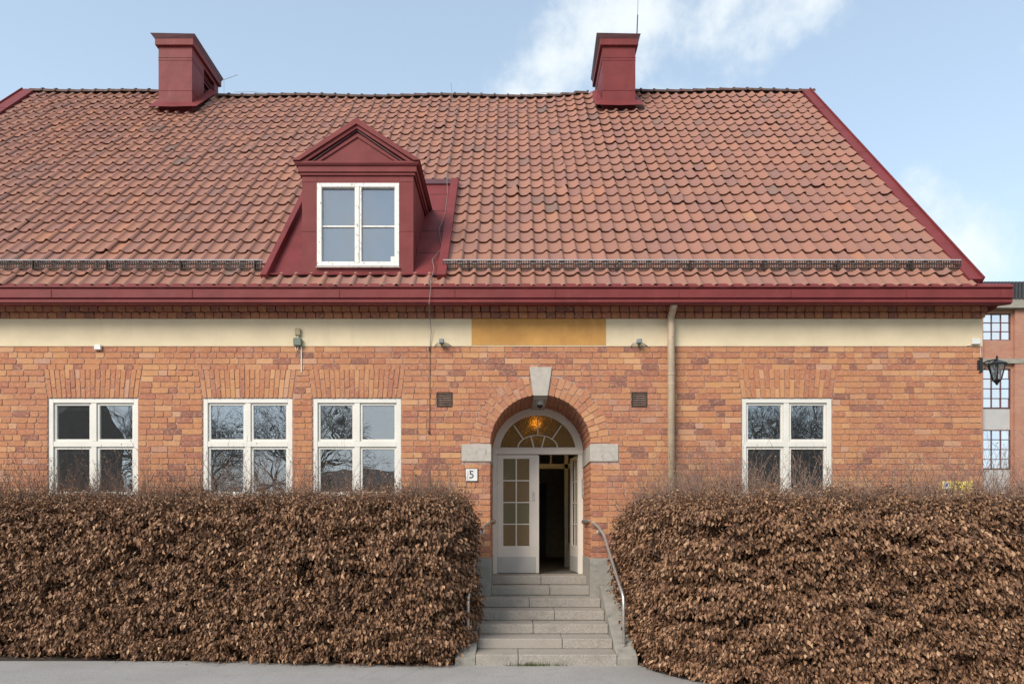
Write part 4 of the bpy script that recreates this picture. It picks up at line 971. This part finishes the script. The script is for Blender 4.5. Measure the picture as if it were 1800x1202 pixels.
# ------------------------------------------------------------------ hedges
def hedge(name_label, path, H, n_clusters, n_twigs, inner_depth, core_poly, seed, lscale):
    rn = np.random.default_rng(seed); rr = random.Random(seed)
    hd = empty('hedge', (sum(p[0] for p in path) / len(path), sum(p[1] for p in path) / len(path), 0), name_label, 'hedge', 'clipped beech hedges either side of the steps')
    P = [Vector((x, y, 0)) for x, y in path]; L = [0]
    for a, b in zip(P, P[1:]): L.append(L[-1] + (b - a).length)
    tot = L[-1]
    nrm = []
    for i in range(len(P)):
        d = (P[min(i + 1, len(P) - 1)] - P[max(i - 1, 0)]).normalized(); nrm.append(Vector((d.y, -d.x, 0)))
    def on(s):
        for i in range(len(P) - 1):
            if s <= L[i + 1] or i == len(P) - 2:
                f = (s - L[i]) / (L[i + 1] - L[i]); f = max(0, min(1, f)); return P[i].lerp(P[i + 1], f), nrm[i].lerp(nrm[i + 1], f).normalized()
    big = lambda p, s, o=0: noise.noise(Vector((p.x * s + o, p.y * s + o, p.z * s * 1.5 + seed)))
    def Hs(s):
        e = s if x_end < 0 else tot - s
        return H - .24 * max(0, 1 - e / 1.5) ** 1.6
    x_end = -1 if path[0][0] > 0 else 1
    cl = []                                   # cluster: base, direction, tone, spread, count
    tries = 0
    while len(cl) < n_clusters and tries < n_clusters * 4:
        tries += 1
        s = rr.random() * tot; p, n = on(s); top = rr.random() < .20
        if top:
            ins = rr.random() ** 1.2 * inner_depth; h = Hs(s) + big(p, 1.2) * .09 - .05 + rr.gauss(0, .06)
            q = p - n * ins + Vector((0, 0, h)); q += n * (.02 - .16 * max(0, .15 - ins)); out = (n * rr.uniform(-.3, .5) + Vector((rr.gauss(0, .4), rr.gauss(0, .4), .9))).normalized()
        else:
            z = .07 + (Hs(s) - .08) * rr.random(); q0 = p + Vector((0, 0, z))
            dens = .75 * noise.noise(Vector((q0.x * 3.2 + q0.y * 3.2, 7.1 + seed, q0.z * 6))) + .8 * noise.noise(Vector((q0.x * 8 + q0.y * 8, 3.3, q0.z * 13)))
            if dens < -.31 and rr.random() < .96: continue
            bulge = .08 * big(q0, .9) + .07 * big(q0, 2.6, 5) + .045 * noise.noise(Vector((q0.x * 1.7 + q0.y * 1.7, seed, q0.z * 7.5))) + .02 - .20 * max(0, .28 - z) - .5 * max(0, z - (Hs(s) - .22)) ** 1.3
            q = q0 + n * (bulge - rr.random() ** 1.6 * .16 - (.12 if dens < -.12 else 0)); out = (n + Vector((rr.gauss(0, .35), rr.gauss(0, .35), rr.gauss(.05, .3)))).normalized()
        cl.append((q, out, n, rr.gauss(0, .10) + .12 * big(q, 1.6, 9), top))
    per = 21
    B = np.array([c[0] for c in cl]); D = np.array([c[1] for c in cl]); NN = np.array([c[2] for c in cl]); tn = np.array([c[3] for c in cl]); tp = np.array([c[4] for c in cl], dtype=float)
    m = len(cl) * per; idx = np.repeat(np.arange(len(cl)), per)
    # a flattish spray: leaves along a short twig, drooping off it
    t = rn.random(m)
    pos = B[idx] + D[idx] * (t[:, None] * .20 - .12) + rn.normal(0, 1, (m, 3)) * np.array([.052, .052, .026])
    ax = D[idx] * .45 + NN[idx] * .25 * (1 - tp[idx][:, None]) + np.array([0, 0, -1.1]) * (1 - .55 * tp[idx][:, None]) + rn.normal(0, .36, (m, 3)); ax /= np.linalg.norm(ax, axis=1)[:, None]
    nr = NN[idx] * .75 + np.array([0, 0, .55]) + rn.normal(0, .6, (m, 3)); nr -= ax * (nr * ax).sum(1)[:, None]; nr /= np.linalg.norm(nr, axis=1)[:, None]
    sd_ = np.cross(ax, nr)
    ln_ = (rn.uniform(.040, .080, m) * lscale * np.clip(1.0 - .45 * np.clip((pos[:, 2] - (H - .30)) / .30, 0, 1), .5, 1))[:, None]; wd = ln_ * rn.uniform(.15, .34, m)[:, None]; curl = rn.normal(0, .25, m)[:, None] * ln_; fold = rn.uniform(.2, 1.5, m)[:, None] * wd
    v0 = pos; vl = pos + ax * ln_ * .42 + sd_ * wd + nr * fold; vr = pos + ax * ln_ * .42 - sd_ * wd + nr * fold; vc = pos + ax * ln_ * .5; vt = pos + ax * ln_ + nr * curl
    vl2 = pos + ax * ln_ * .74 + sd_ * wd * .72 + nr * (fold * .7 + curl * .5); vr2 = pos + ax * ln_ * .74 - sd_ * wd * .72 + nr * (fold * .7 + curl * .5)
    V = np.stack([v0, vl, vr, vc, vt, vl2, vr2], 1).reshape(-1, 3); V[:, 2] = np.maximum(V[:, 2], .012)
    base = (np.arange(m) * 7)[:, None]
    F = np.concatenate([base + np.array([[0, 3, 1]]), base + np.array([[0, 2, 3]]), base + np.array([[1, 3, 5]]), base + np.array([[3, 4, 5]]), base + np.array([[2, 6, 3]]), base + np.array([[3, 6, 4]])])
    tone = np.clip(.46 + tn[idx] + rn.normal(0, .27, m), .01, .99); T = np.repeat(tone, 7)
    o = big_mesh('leaves', V - np.array(wl(hd)), F, T, 'leaf', hd); tag(o, kind='stuff')
    # twigs standing out of the top and showing in the face
    tw = MB(); lv = []
    for i in range(n_twigs):
        s = rr.random() * tot; p, n = on(s); face = rr.random() < .28
        if face:
            z = rr.uniform(.3, H - .1); b = p - n * .2 + Vector((0, 0, z)); d = (n + Vector((rr.gauss(0, .7), rr.gauss(0, .5), rr.uniform(.0, .9)))).normalized(); ln1 = rr.uniform(.22, .40); r = .003
        else:
            ins = rr.random() * inner_depth * .9 + .03; b = p - n * ins + Vector((0, 0, Hs(s) - .15)); cl_ = noise.noise(Vector((b.x * 1.1, b.y, seed)))
            ln1 = .14 + max(.05, rr.random() ** 2.6 * (.72 + .6 * cl_)); d = Vector((rr.gauss(0, .22), rr.gauss(0, .22), 1)).normalized(); r = .0036
        pts = [b]; dd = d.copy(); ns = 5
        for k in range(ns):
            dd = (dd + Vector((rr.gauss(0, .18), rr.gauss(0, .18), rr.gauss(0, .08)))).normalized(); pts.append(pts[-1] + dd * ln1 / ns)
            if k > 0 and rr.random() < .75:
                e = (dd + Vector((rr.gauss(0, .6), rr.gauss(0, .6), rr.uniform(0, .4)))).normalized(); l2 = rr.uniform(.05, .16); q1 = pts[-1] + e * l2 * .5; q2 = q1 + (e + Vector((rr.gauss(0, .3), 0, .35))).normalized() * l2 * .5
                tw.tube([pts[-1], q1, q2], [.0022, .0018, .001], 3, cap=False)
                if rr.random() < .5: lv.append((q2, e))
        tw.tube(pts, [r * (1 - .75 * k / ns) for k in range(ns + 1)], 3, cap=False)
        if rr.random() < .45: lv.append((pts[-1], dd))
    tag(tw.build('twigs', 'twig', hd), kind='stuff')
    lm_ = MB()
    for q, e in lv:
        a = (e + Vector((rr.gauss(0, .6), rr.gauss(0, .6), rr.uniform(-.8, .3)))).normalized(); s_ = a.orthogonal().normalized(); l = rr.uniform(.012, .032)
        lm_.add([q, q + a * l * .5 + s_ * l * .3, q + a * l, q + a * l * .5 - s_ * l * .3], [(0, 1, 2, 3)], rr.uniform(.3, .9))
    tag(lm_.build('tip_leaves', 'leaf', hd), kind='stuff')
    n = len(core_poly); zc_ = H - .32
    MB().add([(x, y, 0) for x, y in core_poly] + [(x, y, zc_) for x, y in core_poly], [tuple(range(n - 1, -1, -1)), tuple(range(n, 2 * n))] + [(i, (i + 1) % n, n + (i + 1) % n, n + i) for i in range(n)]).build('dark_core', 'core', hd)  # solid block, coloured dark so gaps between the leaves read as shade
    return hd
hedge('brown winter beech hedge left of the steps, dry leaves and bare twigs on top',
      [(-9.4, 9.98), (-7.5, 9.76), (-4.8, 9.42), (-3.0, 9.15), (-1.5, 8.98), (-.98, 9.0), (-.74, 9.2), (-.66, 9.6), (-.66, 10.7)], 2.24, 9200, 4300, .95,
      [(-9.4, 10.35), (-7.5, 10.12), (-4.8, 9.78), (-1.5, 9.35), (-1.05, 9.5), (-1.0, 10.7), (-9.4, 10.8)], 3, 1.02)
hedge('brown winter beech hedge right of the steps, the nearer and taller looking one',
      [(1.70, 10.75), (1.72, 9.5), (1.80, 8.8), (2.02, 8.25), (2.45, 7.85), (3.1, 7.70), (4.5, 7.6), (6.6, 7.5), (8.2, 7.45)], 2.18, 10000, 4500, 1.1,
      [(2.05, 10.7), (2.07, 9.5), (2.2, 8.85), (2.45, 8.4), (2.9, 8.15), (3.2, 8.05), (8.2, 7.8), (8.2, 9.4), (3.2, 10.7)], 11, .93)
# fallen leaves along the foot of the hedges
fv = MB()
for i in range(1700):
    if random.random() < .7: x = random.uniform(-8.5, -1.0); y = 9.05 + (-(x + 1.0)) * .128 - abs(random.gauss(0, .16)) ** 1.0 + .12
    else: t = random.random(); x = 1.7 + t * 1.3; y = 9.1 - t * 1.45 - abs(random.gauss(0, .10)) + .05
    a = random.uniform(0, 6.28); l = random.uniform(.015, .03); z = .008 + random.random() * .012; c, s = math.cos(a), math.sin(a)
    fv.add([(x, y, z), (x + c * l - s * l * .4, y + s * l + c * l * .4, z + random.uniform(0, .015)), (x + c * 2 * l, y + s * 2 * l, z + .003), (x + c * l + s * l * .4, y + s * l - c * l * .4, z + random.uniform(0, .015))], [(0, 1, 2, 3)], random.uniform(.1, .9))
tag(fv.build('fallen_leaves', 'leaf'), 'scattered brown fallen leaves on the asphalt along the hedge feet', 'leaves', kind='stuff')

# ------------------------------------------------------------------ factory to the right
FY = 40.0; fs = FY / 1200
fx = lambda px: (px - 900) * fs
fz = lambda py: EYE + (925 - py) * fs
fb = empty('factory_building', (34, FY, 0), 'tall red brick factory with tall gridded windows behind the right corner of the house', 'building')
wx_ = [(fx(1728), fx(1777))]
step_ = fx(1777) - fx(1728) + 1.55
cols = [fx(1728) + step_ * k for k in (-2, -1, 0, 1, 2, 3)]
ww = fx(1777) - fx(1728)
bands = [(551, 598, 3), (648, 717, 4), (755, 824, 4)]
wl_ = MB(); x = cols[0] - 1.5
wl_.box(cols[0] - 1.6, cols[-1] + 4, FY, FY + .6, fz(530) - .0, fz(530) + .05)
for i, c in enumerate(cols):
    x0 = c - (step_ - ww) if i else c - 1.6; wl_.box(x0, c, FY, FY + .6, 0, fz(530))
    for p0, p1 in ((530, 551), (598, 648)): wl_.box(c, c + ww, FY, FY + .6, fz(p1), fz(p0))
    wl_.box(x0 + .12, c - .12 if i else c - .2, FY - .18, FY - .002, 0, fz(545))
    wl_.box(c, c + ww, FY, FY + .6, 0, fz(900))
wl_.box(cols[-1] + ww, cols[-1] + 4, FY, FY + .6, 0, fz(530)).box(cols[0] - 1.6, cols[0] - 1.2, FY + .6, FY + 14, 0, fz(530))
wl_.build('wall', 'far_brick', fb)
for i, c in enumerate(cols):
    for p0, p1 in ((717, 755), (824, 900)): MB().box(c, c + ww, FY + .1, FY + .25, fz(p1), fz(p0)).build('spandrel_panel', 'panel', fb)
    for p0, p1, nr in bands:
        z0, z1 = fz(p1), fz(p0); w = empty('window', (c + ww / 2, FY + .1, z0), parent=fb)
        fr = MB().box(c, c + .05, FY + .05, FY + .14, z0, z1).box(c + ww - .05, c + ww, FY + .05, FY + .14, z0, z1).box(c, c + ww, FY + .052, FY + .142, z0 - .001, z0 + .05).box(c, c + ww, FY + .052, FY + .142, z1 - .05, z1 + .001)
        for k in (1, 2): fr.box(c + ww * k / 3 - .022, c + ww * k / 3 + .022, FY + .056, FY + .13, z0 + .05, z1 - .05)
        for k in range(1, nr): fr.box(c + .05, c + ww - .05, FY + .059, FY + .128, z0 + (z1 - z0) * k / nr - .02, z0 + (z1 - z0) * k / nr + .02)
        fr.build('frame', 'maroon', w)
        for a in range(3):
            for b in range(nr):
                m = MB(); x0 = c + ww * a / 3 + .02; x1 = c + ww * (a + 1) / 3 - .02; za = z0 + (z1 - z0) * b / nr + .02; zb1 = z0 + (z1 - z0) * (b + 1) / nr - .02; tl = random.uniform(-.006, .006); tl2 = random.uniform(-.006, .006)
                m.add([(x0, FY + .10 + tl, za), (x1, FY + .10 - tl, za), (x1, FY + .10 - tl + tl2, zb1), (x0, FY + .10 + tl + tl2, zb1)], [(0, 1, 2, 3)]); m.build('pane', 'far_glass', w)
MB().box(cols[0] - 1.7, cols[-1] + 4.1, FY - .22, FY + .0, fz(640), fz(632)).build('stone_band', 'stone_band', fb)
MB().box(cols[0] - 1.7, cols[-1] + 4.1, FY - .45, FY + .7, fz(545), fz(530)).build('eaves', 'stone_band', fb)
cg = MB(); x = cols[0] - 1.9
while x < cols[-1] + 4.2: cg.box(x, x + .11, FY - .5, FY + .2, fz(530), fz(500)); cg.box(x + .11, x + .2, FY - .44, FY + .2, fz(530), fz(500)); x += .2
tag(cg.build('corrugated_sheet', 'corrugated', fb), kind='stuff')
MB().box(cols[0] - 1.9, cols[-1] + 4.2, FY + .2, FY + 14, fz(545), fz(501)).build('roof', 'corrugated', fb)
MB().box(cols[0] - 1.5, cols[-1] + 3.9, FY + 4, FY + 4.1, 0, fz(545)).build('inner_wall', 'panel', fb)

# ------------------------------------------------------------------ across the street (seen in the window panes)
def bare_tree(x, y, h, seed, label):
    rr = random.Random(seed); t = empty('bare_tree', (x, y, 0), label, 'tree', 'bare trees across the street'); br = MB(); tk = MB(); cnt = [0]
    def grow(p, d, l, r, depth, m):
        pts = [p]; dd = d; n = 3
        for k in range(n): dd = (dd + Vector((rr.gauss(0, .15), rr.gauss(0, .15), rr.gauss(.02, .10)))).normalized(); pts.append(pts[-1] + dd * l / n)
        m.tube(pts, [r, r * .88, r * .75, r * .6], 6 if depth < 2 else 3, cap=False)
        if depth >= 7: return
        for k in range(3 if depth < 5 else 3):
            q = pts[rr.choice((2, 3, 3))] if k else pts[3]; ang = rr.uniform(.35, .85); ax = Vector((rr.gauss(0, 1), rr.gauss(0, 1), rr.gauss(0, .6))).normalized()
            nd = (dd * math.cos(ang) + (ax - dd * ax.dot(dd)).normalized() * math.sin(ang)).normalized()
            grow(q, nd, l * rr.uniform(.64, .82), max(.0075, r * rr.uniform(.48, .64)), depth + 1, br)
    grow(Vector((x, y, 0)), Vector((0, 0, 1)), h * .24, h * .02, 0, tk)
    for k in range(2): grow(Vector((x, y, h * .2)), Vector((rr.gauss(0, .5), rr.gauss(0, .5), .8)).normalized(), h * .2, h * .012, 1, br)
    tk.build('trunk', 'bark', t); o = br.build('branches', 'bark', t); tag(o, kind='stuff')
for i, (x, y, h, lb) in enumerate(((-19.5, -22, 14, 'bare tree across the street, left of the others'), (-13.0, -20, 12.5, 'bare tree across the street, behind the camera on the left'), (17.0, -21, 14, 'wide bare tree across the street on the right side'), (22.5, -25, 15, 'bare tree farthest right across the street'), (-23.0, -19, 13, 'bare tree beside the dark building across the street'))):
    bare_tree(x, y, h, 40 + i, lb)
for (x0, x1, y0, y1, hw, hr_, lb) in ((-44, -32, -34, -24, 8.2, 12.5, 'dark plastered building with steep roof across the street on the left'), (9, 34, -44, -34, 5.2, 9.5, 'long low dark building across the street on the right'), (-20, 0, -52, -42, 4.5, 7.5, 'low dark building across the street behind the trees')):
    b = empty('street_building', ((x0 + x1) / 2, (y0 + y1) / 2, 0), lb, 'building', 'buildings across the street')
    MB().box(x0, x1, y0, y1, 0, hw).build('wall', 'dim_plaster', b)
    MB().prism_x([(y1 + .5, hw), ((y0 + y1) / 2, hr_), (y0 - .5, hw)], x0 - .4, x1 + .4).build('roof', 'dim_roof', b)
    xx = x0 + 1.5
    while xx < x1 - 1.5:
        if hw > 6: MB().box(xx, xx + 1.1, y1 + .01, y1 + .05, 4.6, 6.2).build('window', 'far_glass', b)
        MB().box(xx, xx + 1.1, y1 + .01, y1 + .05, 1.5, 3.1).build('window', 'far_glass', b); xx += 3
print('objects', len(bpy.data.objects), 'tris', sum(len(o.data.polygons) for o in bpy.data.objects if o.type == 'MESH'))
